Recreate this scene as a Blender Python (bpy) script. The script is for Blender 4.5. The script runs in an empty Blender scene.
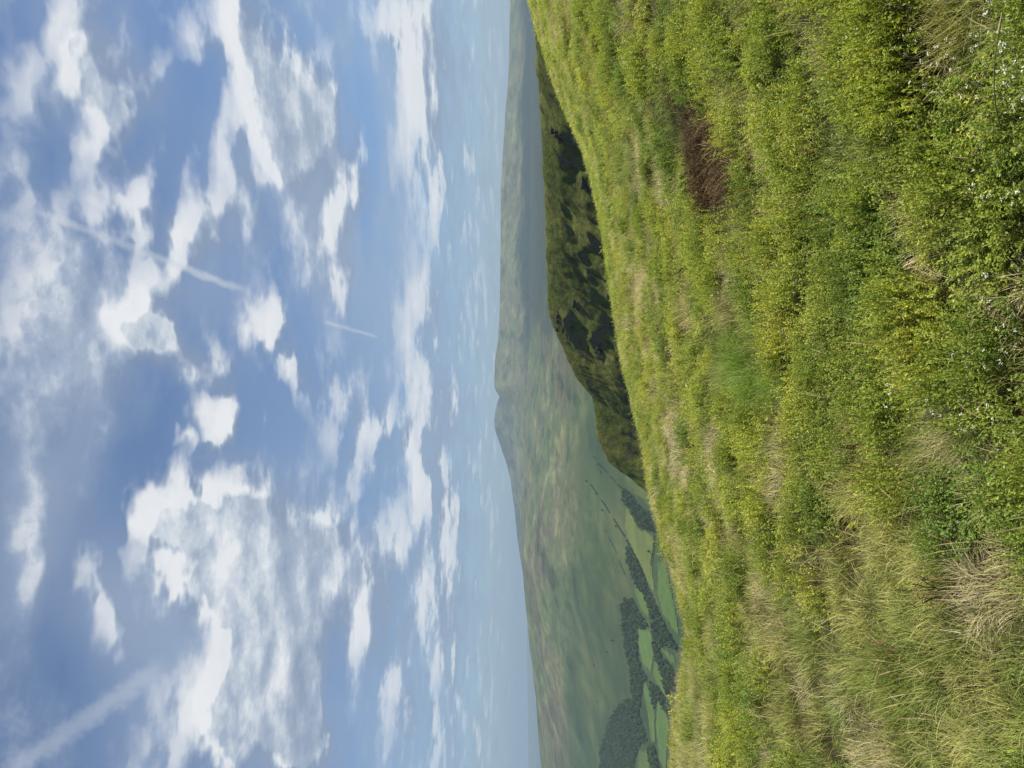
import bpy, math, random
import numpy as np
random.seed(7)
rng = np.random.default_rng(11)
R = math.radians
scene = bpy.context.scene
COL = scene.collection

# ------------------------------------------------------------------ helpers
FPX = 759.0                 # focal length in pixels of the 1024 px long side
HOR = 530.0                 # where the true horizon falls on the photo's x axis
PITCH = math.atan((HOR - 512.0) / FPX)

def ray(px, py):
    """photo pixel (sideways picture: left = up) -> (x/y, z/y) of the world ray"""
    a = (384.0 - py) / FPX
    b = (512.0 - px) / FPX
    c, s = math.cos(PITCH), math.sin(PITCH)
    yy = c - b * s
    return a / yy, (s + b * c) / yy

_P = np.random.default_rng(5).random((256, 256))
def vnoise(x, y):
    x = np.asarray(x, float); y = np.asarray(y, float)
    xi = np.floor(x); yi = np.floor(y)
    fx = x - xi; fy = y - yi
    fx = fx * fx * fx * (fx * (fx * 6 - 15) + 10); fy = fy * fy * fy * (fy * (fy * 6 - 15) + 10)
    xi = xi.astype(np.int64); yi = yi.astype(np.int64)
    g = lambda a, b: _P[(a + 37 * (b >> 8)) & 255, (b + 91 * (a >> 8)) & 255]
    n00 = g(xi, yi); n10 = g(xi + 1, yi); n01 = g(xi, yi + 1); n11 = g(xi + 1, yi + 1)
    return (n00 * (1 - fx) + n10 * fx) * (1 - fy) + (n01 * (1 - fx) + n11 * fx) * fy
def fbm(x, y, octv=5, gain=0.5, seed=0.0):
    x = np.asarray(x, float) + seed * 17.3; y = np.asarray(y, float) - seed * 9.7
    s = 0; a = 1.0; t = 0
    for i in range(octv):
        s = s + a * (vnoise(x, y) * 2 - 1); t += a
        a *= gain
        x, y = 1.93 * x + 0.71 * y + 13.1, -0.71 * x + 1.93 * y + 7.7
    return s / t
def ridged(x, y, octv=5, gain=0.5, seed=0.0):
    x = np.asarray(x, float) + seed * 17.3; y = np.asarray(y, float) - seed * 9.7
    s = 0; a = 1.0; t = 0
    for i in range(octv):
        s = s + a * (1 - np.abs(vnoise(x, y) * 2 - 1) * 2); t += a
        a *= gain
        x, y = 1.93 * x + 0.71 * y + 13.1, -0.71 * x + 1.93 * y + 7.7
    return s / t
def sst(a, b, x):
    t = np.clip((np.asarray(x, float) - a) / (b - a), 0, 1)
    return t * t * (3 - 2 * t)

def mesh_np(name, verts, faces, mat=None, smooth=True, parent=None, link=True):
    """faces: (n,k) array, all with k corners"""
    verts = np.asarray(verts, np.float32); faces = np.asarray(faces, np.int32)
    me = bpy.data.meshes.new(name)
    n, k = faces.shape
    me.vertices.add(len(verts)); me.vertices.foreach_set('co', verts.ravel())
    me.loops.add(n * k); me.loops.foreach_set('vertex_index', faces.ravel())
    me.polygons.add(n)
    me.polygons.foreach_set('loop_start', np.arange(0, n * k, k, dtype=np.int32))
    me.polygons.foreach_set('use_smooth', np.full(n, smooth, dtype=bool))
    me.update(calc_edges=True)
    if mat: me.materials.append(mat)
    o = bpy.data.objects.new(name, me)
    if link: COL.objects.link(o)
    if parent: o.parent = parent
    return o
def grid_faces(nr, nc):
    i = np.arange(nr * nc).reshape(nr, nc)
    return np.stack([i[:-1, :-1], i[:-1, 1:], i[1:, 1:], i[1:, :-1]], -1).reshape(-1, 4)
def add_attr(o, name, vals, typ='FLOAT'):
    a = o.data.attributes.new(name, typ, 'POINT')
    if typ == 'FLOAT': a.data.foreach_set('value', np.asarray(vals, np.float32).ravel())
    elif typ == 'FLOAT_VECTOR': a.data.foreach_set('vector', np.asarray(vals, np.float32).ravel())
    elif typ == 'INT': a.data.foreach_set('value', np.asarray(vals, np.int32).ravel())
def tag(o, label=None, cat=None, group=None, kind=None):
    if label: o['label'] = label
    if cat: o['category'] = cat
    if group: o['group'] = group
    if kind: o['kind'] = kind
    return o
def empty(name, loc):
    o = bpy.data.objects.new(name, None); COL.objects.link(o); o.location = loc
    o.empty_display_size = 0.2
    return o

# ---- node helpers
class NT:
    def after(s, v, prev):
        # v, evaluated after prev (keeps long chains of sky nodes in sequence; Cycles' node stack is small)
        if prev is None: return v
        n = s.node('ShaderNodeVectorMath', operation='MULTIPLY_ADD')
        s.put(n.inputs[0], prev); n.inputs[1].default_value = (1e-7, 1e-7, 1e-7); s.put(n.inputs[2], v)
        return n.outputs[0]
    def __init__(s, tree): s.t = tree; s.n = tree.nodes; s.l = tree.links
    def ellipse(s, v, x0, z0, ax, az, rot):
        # v shifted, turned and scaled so that the ellipse becomes the unit circle
        if abs(rot) < 12:
            n = s.node('ShaderNodeVectorMath', operation='MULTIPLY_ADD')
            s.put(n.inputs[0], v); n.inputs[1].default_value = (1 / ax, 1 / az, 0); n.inputs[2].default_value = (-x0 / ax, -z0 / az, 0)
            return n.outputs[0]
        c, q = math.cos(R(rot)), math.sin(R(rot))
        d = s.vmath('SUBTRACT', v, (x0, z0, 0))
        cb = s.node('ShaderNodeCombineXYZ')
        s.put(cb.inputs[0], s.vmath('DOT_PRODUCT', d, (c / ax, q / ax, 0))); s.put(cb.inputs[1], s.vmath('DOT_PRODUCT', d, (-q / az, c / az, 0)))
        return cb.outputs[0]
    def node(s, typ, **kw):
        n = s.n.new(typ)
        for k, v in kw.items(): setattr(n, k, v)
        return n
    def put(s, sock, v):
        if isinstance(v, bpy.types.NodeSocket): s.l.new(v, sock)
        else: sock.default_value = v
    def math(s, op, a, b=None, c=None, clamp=False):
        n = s.node('ShaderNodeMath', operation=op, use_clamp=clamp)
        s.put(n.inputs[0], a)
        if b is not None: s.put(n.inputs[1], b)
        if c is not None: s.put(n.inputs[2], c)
        return n.outputs[0]
    def vmath(s, op, a, b=None, scale=None):
        n = s.node('ShaderNodeVectorMath', operation=op)
        s.put(n.inputs[0], a)
        if b is not None: s.put(n.inputs[1], b)
        if scale is not None: s.put(n.inputs['Scale'], scale)
        return n.outputs['Value'] if op in ('LENGTH', 'DISTANCE', 'DOT_PRODUCT') else n.outputs[0]
    def rng(s, v, a, b, c=0.0, d=1.0, interp='SMOOTHSTEP'):
        n = s.node('ShaderNodeMapRange', interpolation_type=interp)
        s.put(n.inputs['Value'], v); s.put(n.inputs['From Min'], a); s.put(n.inputs['From Max'], b)
        s.put(n.inputs['To Min'], c); s.put(n.inputs['To Max'], d)
        return n.outputs['Result']
    def noise(s, vec, scale, detail=4, rough=0.55, dist=0.0, lac=2.0, color=False, dims='3D'):
        n = s.node('ShaderNodeTexNoise', noise_dimensions=dims)
        s.put(n.inputs['Vector'], vec); s.put(n.inputs['Scale'], scale); s.put(n.inputs['Detail'], detail)
        s.put(n.inputs['Roughness'], rough); s.put(n.inputs['Distortion'], dist); s.put(n.inputs['Lacunarity'], lac)
        return n.outputs['Color'] if color else n.outputs[0]
    def mix(s, f, a, b, blend='MIX'):
        n = s.node('ShaderNodeMix', data_type='RGBA', blend_type=blend)
        s.put(n.inputs[0], f); s.put(n.inputs[6], a); s.put(n.inputs[7], b)
        return n.outputs[2]
    def ramp(s, f, stops):
        n = s.node('ShaderNodeValToRGB')
        e = n.color_ramp.elements
        while len(e) < len(stops): e.new(0.5)
        for k, (p, c) in enumerate(stops): e[k].position = p; e[k].color = (*c, 1)
        s.put(n.inputs[0], f)
        return n.outputs[0]
def material(name):
    m = bpy.data.materials.new(name); m.use_nodes = True
    m.node_tree.nodes.clear()
    return m, NT(m.node_tree)
def col(c): return (c[0], c[1], c[2], 1.0)
def finish(nt, surf):
    o = nt.node('ShaderNodeOutputMaterial'); nt.l.new(surf, o.inputs['Surface'])
def principled(nt, base, rough=0.8, spec=0.2, normal=None):
    b = nt.node('ShaderNodeBsdfPrincipled')
    nt.put(b.inputs['Base Color'], base); nt.put(b.inputs['Roughness'], rough)
    nt.put(b.inputs['Specular IOR Level'], spec)
    if normal is not None: nt.l.new(normal, b.inputs['Normal'])
    return b.outputs[0]
def bump(nt, h, strength, dist):
    n = nt.node('ShaderNodeBump'); nt.put(n.inputs['Strength'], strength); nt.put(n.inputs['Distance'], dist)
    nt.l.new(h, n.inputs['Height']); return n.outputs[0]

# ------------------------------------------------------------------ camera
cam_d = bpy.data.cameras.new('camera'); cam = bpy.data.objects.new('camera', cam_d); COL.objects.link(cam)
scene.camera = cam
cam_d.sensor_fit = 'HORIZONTAL'; cam_d.sensor_width = 36.0; cam_d.lens = FPX / 1024.0 * 36.0
cam_d.clip_start = 0.05; cam_d.clip_end = 200000.0
from mathutils import Matrix, Vector
c_, s_ = math.cos(PITCH), math.sin(PITCH)
up = Vector((0, -s_, c_)); fw = Vector((0, c_, s_))
cx, cy, cz = -up, Vector((1, 0, 0)), -fw      # phone held on its side: the world's up points left
M = Matrix.Identity(4)
for i in range(3): M[i][0], M[i][1], M[i][2] = cx[i], cy[i], cz[i]
cam.matrix_world = M

# ------------------------------------------------------------------ light
SUN_EL, SUN_AZ = 54.0, 96.0        # azimuth clockwise from +Y (ahead): the sun stands to the right, a little behind
sd = bpy.data.lights.new('sun', 'SUN'); sd.energy = 5.0; sd.angle = R(0.5); sd.color = (1.0, 0.955, 0.88)
so = bpy.data.objects.new('sun', sd); COL.objects.link(so)
SDIR = Vector((math.cos(R(SUN_EL)) * math.sin(R(SUN_AZ)), math.cos(R(SUN_EL)) * math.cos(R(SUN_AZ)), math.sin(R(SUN_EL))))
so.rotation_euler = SDIR.to_track_quat('Z', 'Y').to_euler(); so.location = (30, 20, 60)

# ------------------------------------------------------------------ sky with clouds (world)
CLOUD_K = 1.0
def build_world():
    w = bpy.data.worlds.new('World'); scene.world = w; w.use_nodes = True
    t = w.node_tree; t.nodes.clear(); nt = NT(t)
    sky = nt.node('ShaderNodeTexSky', sky_type='NISHITA'); sky.sun_disc = False
    sky.sun_elevation = R(SUN_EL); sky.sun_rotation = R(SUN_AZ)
    sky.altitude = 600; sky.air_density = 1.0; sky.dust_density = 0.8; sky.ozone_density = 1.6
    # blobs: px, py, rx, ry, rot(deg in photo), weight
    B = [
     (165,497,34,26,20,.30),(205,530,58,48,0,.30),(240,590,55,60,0,.24),(290,600,60,90,0,.20),(260,690,50,80,0,.20),(205,585,30,30,0,.15),(255,560,60,80,0,.16),(225,560,40,40,0,.12),(300,690,40,70,0,.16),(210,700,40,50,0,.16),(60,270,60,60,0,.10),(60,360,60,60,0,.09),(110,640,26,30,0,.1),(345,560,40,60,0,.16),
     (222,420,27,26,0,.34),(180,446,9,9,0,.25),
     (20,78,30,42,0,.20),(85,50,26,70,-20,.22),(112,84,50,34,0,.24),(105,140,24,44,-15,.26),(135,190,22,50,-25,.26),(178,243,22,40,-35,.26),
     (135,290,26,60,0,.20),(170,320,40,34,0,.20),(205,360,26,26,0,.22),(145,330,40,30,0,.15),
     (230,30,34,60,-10,.28),(275,105,46,70,-20,.32),(312,150,40,50,-30,.28),(335,225,20,60,-15,.27),(345,285,10,24,0,.2),(295,225,20,40,0,.12),
     (218,190,34,52,-10,.15),(235,215,30,40,0,.10),
     (265,318,23,30,0,.32),(296,370,17,26,0,.28),(340,395,20,20,0,.16),
     (398,20,26,44,-5,.24),(412,85,18,60,-5,.20),(432,60,14,60,0,.14),(432,180,12,70,0,.14),(420,320,14,50,0,.15),(425,390,14,34,0,.18),(372,425,14,34,-10,.2),(360,470,12,26,0,.16),(415,440,12,40,0,.16),(445,430,10,60,0,.12),(310,545,26,34,0,.16),(420,480,10,40,0,.14),
     (405,540,22,70,0,.18),(360,610,14,60,-10,.2),(440,600,22,140,0,.14),(395,700,14,60,0,.16),(310,740,24,40,20,.24),(430,60,26,120,0,.12),
     (60,235,50,40,0,.04),(45,320,60,90,0,.05),(110,370,60,60,0,.09),(20,560,26,90,0,.17),(98,582,26,30,0,.20),(120,620,24,30,0,.18),
     (200,740,46,60,0,.13),(30,430,40,60,0,.06),(150,30,20,40,0,-.22),(190,120,24,60,-20,-.26),(28,20,26,26,0,-.2),(200,300,22,36,0,-.16),
     (365,100,20,60,0,-.22),(375,260,20,70,0,-.2),(270,425,30,50,0,-.22),(60,640,50,50,0,-.20),(120,700,34,60,0,-.10),(150,410,40,40,0,-.12),
     (195,165,20,40,-20,-.12),(300,30,10,20,0,-.1),(245,172,10,22,0,-.1),(60,20,18,40,-20,.2),(255,60,30,50,-10,.14),(300,120,24,50,-25,.14),(265,640,50,60,0,.12),(240,680,40,60,0,.14),(180,600,30,40,0,.12),(130,560,14,20,0,.1),(290,745,24,26,20,.22),(215,735,16,40,0,.14),(15,330,24,50,0,.08),(10,180,20,40,0,.08),(450,540,10,60,0,.1),(385,620,10,50,0,.14),(335,430,14,24,0,.12),(310,320,14,40,0,-.2),(60,180,30,20,0,-.1),(120,520,16,60,0,-.15),
    ]
    soft = [(40,280,70,120,0,.5),(110,340,70,80,0,.5),(20,560,40,110,0,.45),(110,600,50,60,0,.4),(270,250,80,120,0,.35),(210,650,110,160,0,.45),(400,200,60,260,0,.45),(420,600,60,260,0,.45),(80,60,80,90,0,.45),(60,420,80,70,0,.35),(290,130,70,140,-20,.5),(335,240,40,80,0,.4),(250,680,110,120,0,.5),(300,520,80,90,0,.3),(150,300,80,100,0,.3),(30,150,60,80,0,.35),(60,500,50,70,0,.3)]
    # node group: density at a (gnomonic) position
    def density_group():
        g = bpy.data.node_groups.new('cloud_density', 'ShaderNodeTree')
        g.interface.new_socket('G', in_out='INPUT', socket_type='NodeSocketVector')
        g.interface.new_socket('D', in_out='OUTPUT', socket_type='NodeSocketFloat')
        n = NT(g); gi = n.node('NodeGroupInput'); go = n.node('NodeGroupOutput')
        G = gi.outputs[0]
        sep = n.node('ShaderNodeSeparateXYZ'); n.l.new(G, sep.inputs[0])
        gx, gz = sep.outputs[0], sep.outputs[1]
        # place on a flat cloud deck: direction (gx,1,gz)
        den = n.math('ADD', n.math('MAXIMUM', gz, 0.0), 0.13)
        q = n.node('ShaderNodeCombineXYZ')
        n.put(q.inputs[0], n.math('DIVIDE', gx, den)); n.put(q.inputs[1], n.math('DIVIDE', 1.35, den)); n.put(q.inputs[2], 3.7)
        Q = q.outputs[0]
        wn = n.noise(Q, 2.6, 4, 0.6, color=True, dims='2D')
        wv = n.vmath('SUBTRACT', wn, (0.5, 0.5, 0.5))
        # warp shrinks towards the horizon together with the deck
        k = n.math('MULTIPLY', n.math('ADD', n.math('MAXIMUM', gz, 0.0), 0.10), 0.26)
        Gw = n.vmath('ADD', G, n.vmath('SCALE', wv, scale=k))
        tot = None
        for (px, py, rx, ry, rot, wgt) in B:
            x0, z0 = ray(px, py)
            sp = n.ellipse(n.after(Gw, tot), x0, z0, ry / FPX * 1.7, rx / FPX * 1.7, rot)
            b = n.rng(n.vmath('LENGTH', sp), 1.0, 0.0, 0.0, wgt * 2.1)
            tot = b if tot is None else n.math('ADD', tot, b)
        tot = n.math('MINIMUM', tot, 0.56)
        f1 = n.noise(Q, 3.3, 9, 0.62, 0.0, dims='2D')
        f2 = n.noise(Gw, 20.0, 7, 0.66, dims='2D')
        calm = n.rng(tot, 0.12, 0.56, 1.0, 0.55)
        f = n.math('ADD', n.math('MULTIPLY', n.math('SUBTRACT', f1, 0.5), n.rng(gz, 0.06, 0.24, 1.35, 0.66)), n.math('MULTIPLY', n.math('SUBTRACT', f2, 0.5), 0.25))
        low = n.math('MULTIPLY', n.rng(gz, 0.03, 0.08), n.rng(gz, 0.24, 0.13, 0, 0.10))
        n.l.new(n.math('ADD', n.math('ADD', n.math('MULTIPLY', f, calm), low), tot), go.inputs[0])
        return g
    dg = density_group()
    tc = nt.node('ShaderNodeTexCoord')
    sep = nt.node('ShaderNodeSeparateXYZ'); nt.l.new(tc.outputs['Generated'], sep.inputs[0])
    dy = nt.math('MAXIMUM', sep.outputs[1], 0.12)
    G = nt.node('ShaderNodeCombineXYZ')
    nt.put(G.inputs[0], nt.math('DIVIDE', sep.outputs[0], dy)); nt.put(G.inputs[1], nt.math('DIVIDE', sep.outputs[2], dy))
    G = G.outputs[0]
    def dens(v):
        n = nt.node('ShaderNodeGroup'); n.node_tree = dg; nt.l.new(v, n.inputs[0]); return n.outputs[0]
    D1 = dens(G)
    D2 = dens(nt.vmath('ADD', nt.after(G, D1), (0.016, 0.026, 0.0)))
    boost = None                       # the two tall sunlit cumulus heads: denser cloud with firmer edges
    for (px, py, rx, ry) in [(185, 525, 85, 70), (222, 420, 34, 34), (265, 318, 32, 36)]:
        x0, z0 = ray(px, py)
        b = nt.rng(nt.vmath('LENGTH', nt.ellipse(nt.after(G, D1), x0, z0, ry / FPX * 1.3, rx / FPX * 1.3, 0)), 1.0, 0.2)
        boost = b if boost is None else nt.math('MAXIMUM', boost, b)
    cov = nt.rng(D1, nt.math('MULTIPLY_ADD', boost, 0.28, -0.24), nt.math('MULTIPLY_ADD', boost, -0.36, 0.66))
    thick = nt.rng(D1, 0.16, 0.78)
    lit0 = nt.math('ADD', nt.math('MULTIPLY', nt.math('SUBTRACT', D1, D2), 3.6), nt.math('MULTIPLY_ADD', thick, 0.24, 0.42))
    # thin veil
    sepG = nt.node('ShaderNodeSeparateXYZ'); nt.l.new(G, sepG.inputs[0])
    vtot = None
    for (px, py, rx, ry, rot, wgt) in soft:
        x0, z0 = ray(px, py)
        sp = nt.ellipse(nt.after(G, vtot if vtot is not None else D2), x0, z0, ry / FPX * 1.6, rx / FPX * 1.6, rot)
        b = nt.rng(nt.vmath('LENGTH', sp), 1.0, 0.0, 0.0, wgt)
        vtot = b if vtot is None else nt.math('ADD', vtot, b)
    den = nt.math('ADD', nt.math('MAXIMUM', sepG.outputs[1], 0.0), 0.13)
    q = nt.node('ShaderNodeCombineXYZ')
    nt.put(q.inputs[0], nt.math('DIVIDE', sepG.outputs[0], den)); nt.put(q.inputs[1], nt.math('DIVIDE', 1.35, den)); nt.put(q.inputs[2], 9.1)
    vn = nt.noise(q.outputs[0], 1.7, 6, 0.55, 0.0, dims='2D')
    lit = nt.math('SUBTRACT', nt.math('MULTIPLY_ADD', boost, 0.30, lit0), nt.rng(vn, 0.38, 0.62, -0.10, 0.26), clamp=True)
    veil = nt.math('MULTIPLY', nt.rng(vn, 0.25, 0.62), nt.math('ADD', vtot, 0.16), clamp=True)
    # contrails: segments in the sky
    jn = nt.noise(G, 60.0, 2, 0.6, color=True, dims='2D')
    br = nt.rng(vn, 0.3, 0.6, 0.45, 1.0)
    def streak(p0, p1, width, wgt):
        a = ray(*p0); b = ray(*p1)
        L = math.hypot(b[0] - a[0], b[1] - a[1]); ang = math.atan2(b[1] - a[1], b[0] - a[0])
        mp = nt.node('ShaderNodeMapping', vector_type='TEXTURE')
        mp.inputs['Location'].default_value = (a[0], a[1], 0); mp.inputs['Rotation'].default_value = (0, 0, ang)
        mp.inputs['Scale'].default_value = (L, width / FPX, 1)
        Gj = nt.vmath('ADD', G, nt.vmath('SCALE', nt.vmath('SUBTRACT', jn, (0.5, 0.5, 0.5)), scale=width / FPX * 0.8))
        nt.l.new(Gj, mp.inputs[0])
        sp = nt.node('ShaderNodeSeparateXYZ'); nt.l.new(mp.outputs[0], sp.inputs[0])
        along = nt.math('MULTIPLY', nt.rng(sp.outputs[0], -0.05, 0.06), nt.rng(sp.outputs[0], 1.05, 0.9))
        across = nt.rng(nt.math('ABSOLUTE', sp.outputs[1]), 1.0, 0.1)
        return nt.math('MULTIPLY', nt.math('MULTIPLY', along, across), nt.math('MULTIPLY', br, wgt))
    tr = nt.math('MAXIMUM', streak((42, 213), (245, 291), 6.0, .62), streak((325, 322), (378, 337), 3.0, .42))
    tr = nt.math('MAXIMUM', tr, streak((5, 775), (165, 665), 16.0, .34))
    shade = nt.ramp(lit, [(0.0, (0.30, 0.37, 0.50)), (0.42, (0.47, 0.55, 0.67)), (0.72, (0.74, 0.80, 0.87)), (1.0, (1.02, 1.03, 1.04))])
    SK = 8.6
    cloudc = nt.vmath('SCALE', shade, scale=SK * CLOUD_K)
    veilc = nt.vmath('SCALE', (0.47, 0.58, 0.76), scale=SK * 0.9)
    skyc = nt.vmath('MULTIPLY', sky.outputs[0], (0.84, 0.98, 1.14))
    c1 = nt.mix(nt.math('MULTIPLY', veil, 0.85), skyc, veilc)
    c2 = c1
    alpha = nt.math('MULTIPLY', cov, nt.math('ADD', nt.math('MULTIPLY', thick, 0.25), 0.75), clamp=True)
    # only above the horizon
    alpha = nt.math('MULTIPLY', alpha, nt.rng(sepG.outputs[1], 0.0, 0.05))
    c3 = nt.mix(alpha, c2, cloudc)
    c3 = nt.mix(tr, c3, nt.vmath('SCALE', (0.80, 0.86, 0.92), scale=SK * 0.9))
    bg = nt.node('ShaderNodeBackground'); nt.l.new(c3, bg.inputs['Color']); bg.inputs['Strength'].default_value = 0.057
    out = nt.node('ShaderNodeOutputWorld'); nt.l.new(bg.outputs[0], out.inputs['Surface'])
    w.cycles.sampling_method = 'MANUAL'; w.cycles.sample_map_resolution = 512
build_world()

# ------------------------------------------------------------------ the near hillside
CAM_H = 1.62
# photo y, photo x of the brow, distance of the brow
BROW = [(-250,500,120),(-80,512,110),(0,524,100),(35,535,92),(60,544,86),(100,557,78),(140,577,70),(190,591,62),(240,602,55),(310,609,46),(380,623,40),(450,642,34),(490,648,31),(560,664,27),(600,679,24),(640,685,22),(690,671,24),(767,666,27),(900,666,30),(1100,674,32)]
_ub, _wb, _yb = [], [], []
for (py, px, d) in BROW:
    a, b = ray(px, py); _ub.append(a); _wb.append(b - (0.20 + 0.006 * d) / d); _yb.append(d)
_o = np.argsort(_ub); _ub = np.array(_ub)[_o]; _wb = np.array(_wb)[_o]; _yb = np.array(_yb)[_o]
_uf = np.linspace(-1.4, 1.4, 561)
def _smooth(v, s):
    k = np.exp(-0.5 * (np.arange(-3 * s, 3 * s + 1) / s) ** 2); k /= k.sum()
    return np.convolve(np.pad(v, 3 * s, mode='edge'), k, 'valid')
_wf = _smooth(np.interp(_uf, _ub, _wb), 5); _yf = _smooth(np.interp(_uf, _ub, _yb), 8)
_wfs = _smooth(_wf, 34)           # smoother version near the feet
def near_params(x, y):
    u = np.clip(x / np.maximum(y, 1.6), -1.4, 1.4)
    k = sst(3.0, 14.0, y)
    we = np.interp(u, _uf, _wf) * k + np.interp(u, _uf, _wfs) * (1 - k)
    return u, we, np.interp(u, _uf, _yf)
def near_base(x, y):
    x = np.asarray(x, float); y = np.asarray(y, float)
    u, we, ye = near_params(x, y)
    t = y / ye
    z = we * np.maximum(y, 0.0) - CAM_H * (1 - np.minimum(t, 4.0)) ** 2
    e = np.maximum(y - 1.25 * ye, 0.0)
    return z - 0.006 * e * e
def near_z(x, y):
    x = np.asarray(x, float); y = np.asarray(y, float)
    z = near_base(x, y)
    far = sst(2.0, 12.0, y)
    z = z + 0.035 * fbm(x / 0.45, y / 0.45, 3, 0.5, 1) + (0.05 + 0.03 * far) * fbm(x / 1.6, y / 1.6, 3, 0.5, 2)
    z = z + 0.16 * far * fbm(x / 7.0, y / 7.0, 3, 0.5, 3) * (0.35 + 0.65 * sst(10, 40, y))
    return z
def ground_at(px, py, h=0.0):
    """the spot of the hillside that the photo shows at this pixel"""
    a, b = ray(px, py)
    ys = np.geomspace(0.9, 140, 1100)
    d = near_z(a * ys, ys) + h - b * ys
    k = np.argmax(d > 0) if (d > 0).any() else len(ys) - 1
    return a * ys[k], ys[k]

def patch_list():
    # px, py, radius along photo x, radius along photo y (pixels), kind
    out = []
    for (px, py, rx, ry, kind, wgt) in [
        (745,370,34,44,'lush',1.5),(865,135,46,72,'grey',1.1),(985,430,34,44,'grey',.9),(940,490,40,60,'grey',.7),
        (985,592,30,40,'dry',1.3),(1005,525,22,30,'dry',1.0),(765,480,26,30,'dry',.5),(700,470,18,60,'dry',.7),(690,640,16,60,'dry',.7),
        (705,155,17,66,'brown',2.0),(728,180,16,34,'brown',.9),
        (722,565,36,66,'bil',.8),(738,722,34,60,'bil',.85),(815,330,60,80,'bil',.8),(960,330,50,80,'bil',1.1),(790,230,60,70,'bil',.8),(985,110,36,120,'bil',1.0),
        (800,70,50,70,'bil',.8),(900,420,40,60,'bil',.5),(700,60,40,60,'bil',.7),
        (860,600,70,90,'grass',1.0),(840,720,70,60,'grass',1.0),(960,700,50,80,'grass',1.0),(640,300,16,60,'dry',.6),(628,420,10,60,'dry',.6),(650,180,20,50,'dry',.4),(890,530,50,50,'grass',.6)]:
        x0, y0 = ground_at(px, py)
        xa, ya = ground_at(px + rx, py); xb, yb = ground_at(px - rx, py)
        xl, yl = ground_at(px, py + ry)
        sy = max(abs(yb - ya) / 2, 0.05); sx = max(abs(xl - x0), 0.05)
        out.append((x0, y0, sx, sy, x0 / max(y0, 1e-3), kind, wgt))
    return out
PATCH = patch_list()
def fields(x, y):
    """weights of the plant kinds at ground positions"""
    x = np.asarray(x, float); y = np.asarray(y, float)
    sc = 1.0 + 0.05 * y
    w = {k: np.zeros_like(x) for k in ('lush', 'grey', 'dry', 'brown', 'bil', 'grass')}
    jx = 0.35 * fbm(x / 0.7, y / 0.7, 3, .5, 8); jy = 0.35 * fbm(x / 0.7, y / 0.7, 3, .5, 9)
    for (x0, y0, sx, sy, u0, kind, wgt) in PATCH:
        dx = (x - u0 * y) / sx; dy = (y - y0) / sy       # sheared along the line of sight
        r2 = (dx + jx) ** 2 + (dy + jy) ** 2
        w[kind] = w[kind] + wgt * np.exp(-r2 * 0.9)
    n1 = fbm(x / 1.5, y / 1.5, 4, .55, 4); n2 = fbm(x / 1.3, y / 1.3, 4, .55, 5); n3 = fbm(x / 5.0, y / 5.0, 4, .55, 6)
    left = sst(0.02, -0.28, x / np.maximum(y, 1.5))
    w['bil'] = w['bil'] + 0.55 + 0.9 * n1 + 0.4 * n3 - 0.35 * left
    w['grass'] = w['grass'] + 0.12 + 0.9 * n2 + 0.55 * left
    w['dry'] = w['dry'] - 0.05 + 0.6 * fbm(x / 1.1, y / 1.1, 4, .55, 7) + 0.35 * n3 + 0.1 * sst(9, 25, y)
    return w

def build_hillside():
    nr, nc = 420, 460
    t = np.linspace(0, 1, nr)
    ys = -3.0 + 0.02 + 3.2 * (np.exp(t * math.log(1 + 330 / 3.2)) - 1)
    ss = np.linspace(-1.15, 1.0, nc)
    Y = np.repeat(ys[:, None], nc, 1)
    X = ss[None, :] * (Y + 5.5)
    Z = near_z(X, Y)
    o = mesh_np('hillside', np.stack([X, Y, Z], -1).reshape(-1, 3), grid_faces(nr, nc)[:, ::-1] if False else grid_faces(nr, nc), None)
    w = fields(X.ravel(), Y.ravel())
    dry = sst(.25, .9, w['dry']); br = sst(.5, 1.4, w['brown']); gr = sst(.2, .9, np.maximum(w['grass'], w['lush']))
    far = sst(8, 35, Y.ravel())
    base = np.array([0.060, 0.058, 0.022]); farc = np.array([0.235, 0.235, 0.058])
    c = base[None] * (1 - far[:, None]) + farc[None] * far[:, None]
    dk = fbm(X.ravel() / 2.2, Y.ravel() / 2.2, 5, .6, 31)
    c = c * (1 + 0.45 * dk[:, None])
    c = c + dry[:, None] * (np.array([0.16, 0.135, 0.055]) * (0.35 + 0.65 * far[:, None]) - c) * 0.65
    c = c + br[:, None] * (np.array([0.060, 0.038, 0.018]) - c) * 0.9
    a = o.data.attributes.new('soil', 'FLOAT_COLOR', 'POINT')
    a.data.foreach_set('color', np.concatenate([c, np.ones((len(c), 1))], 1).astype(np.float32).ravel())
    m, nt = material('hillside_turf')
    at = nt.node('ShaderNodeAttribute', attribute_name='soil')
    geo = nt.node('ShaderNodeNewGeometry')
    n1 = nt.noise(geo.outputs['Position'], 3.0, 8, 0.7)
    n2 = nt.noise(geo.outputs['Position'], 24.0, 5, 0.7)
    k = nt.rng(n1, 0.3, 0.7, 0.6, 1.4, 'LINEAR')
    c1 = nt.vmath('SCALE', at.outputs['Color'], scale=k)
    c2 = nt.vmath('SCALE', c1, scale=nt.rng(n2, 0.3, 0.7, 0.7, 1.3, 'LINEAR'))
    nb = bump(nt, nt.math('ADD', nt.math('MULTIPLY', n1, 0.5), nt.math('MULTIPLY', n2, 0.25)), 0.8, 0.15)
    finish(nt, principled(nt, c2, 0.95, 0.05, nb))
    o.data.materials.append(m)
    tag(o, 'sunlit hillside sloping away down to the left of the camera', 'hillside', kind='structure')
    return o
hillside = build_hillside()

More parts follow.
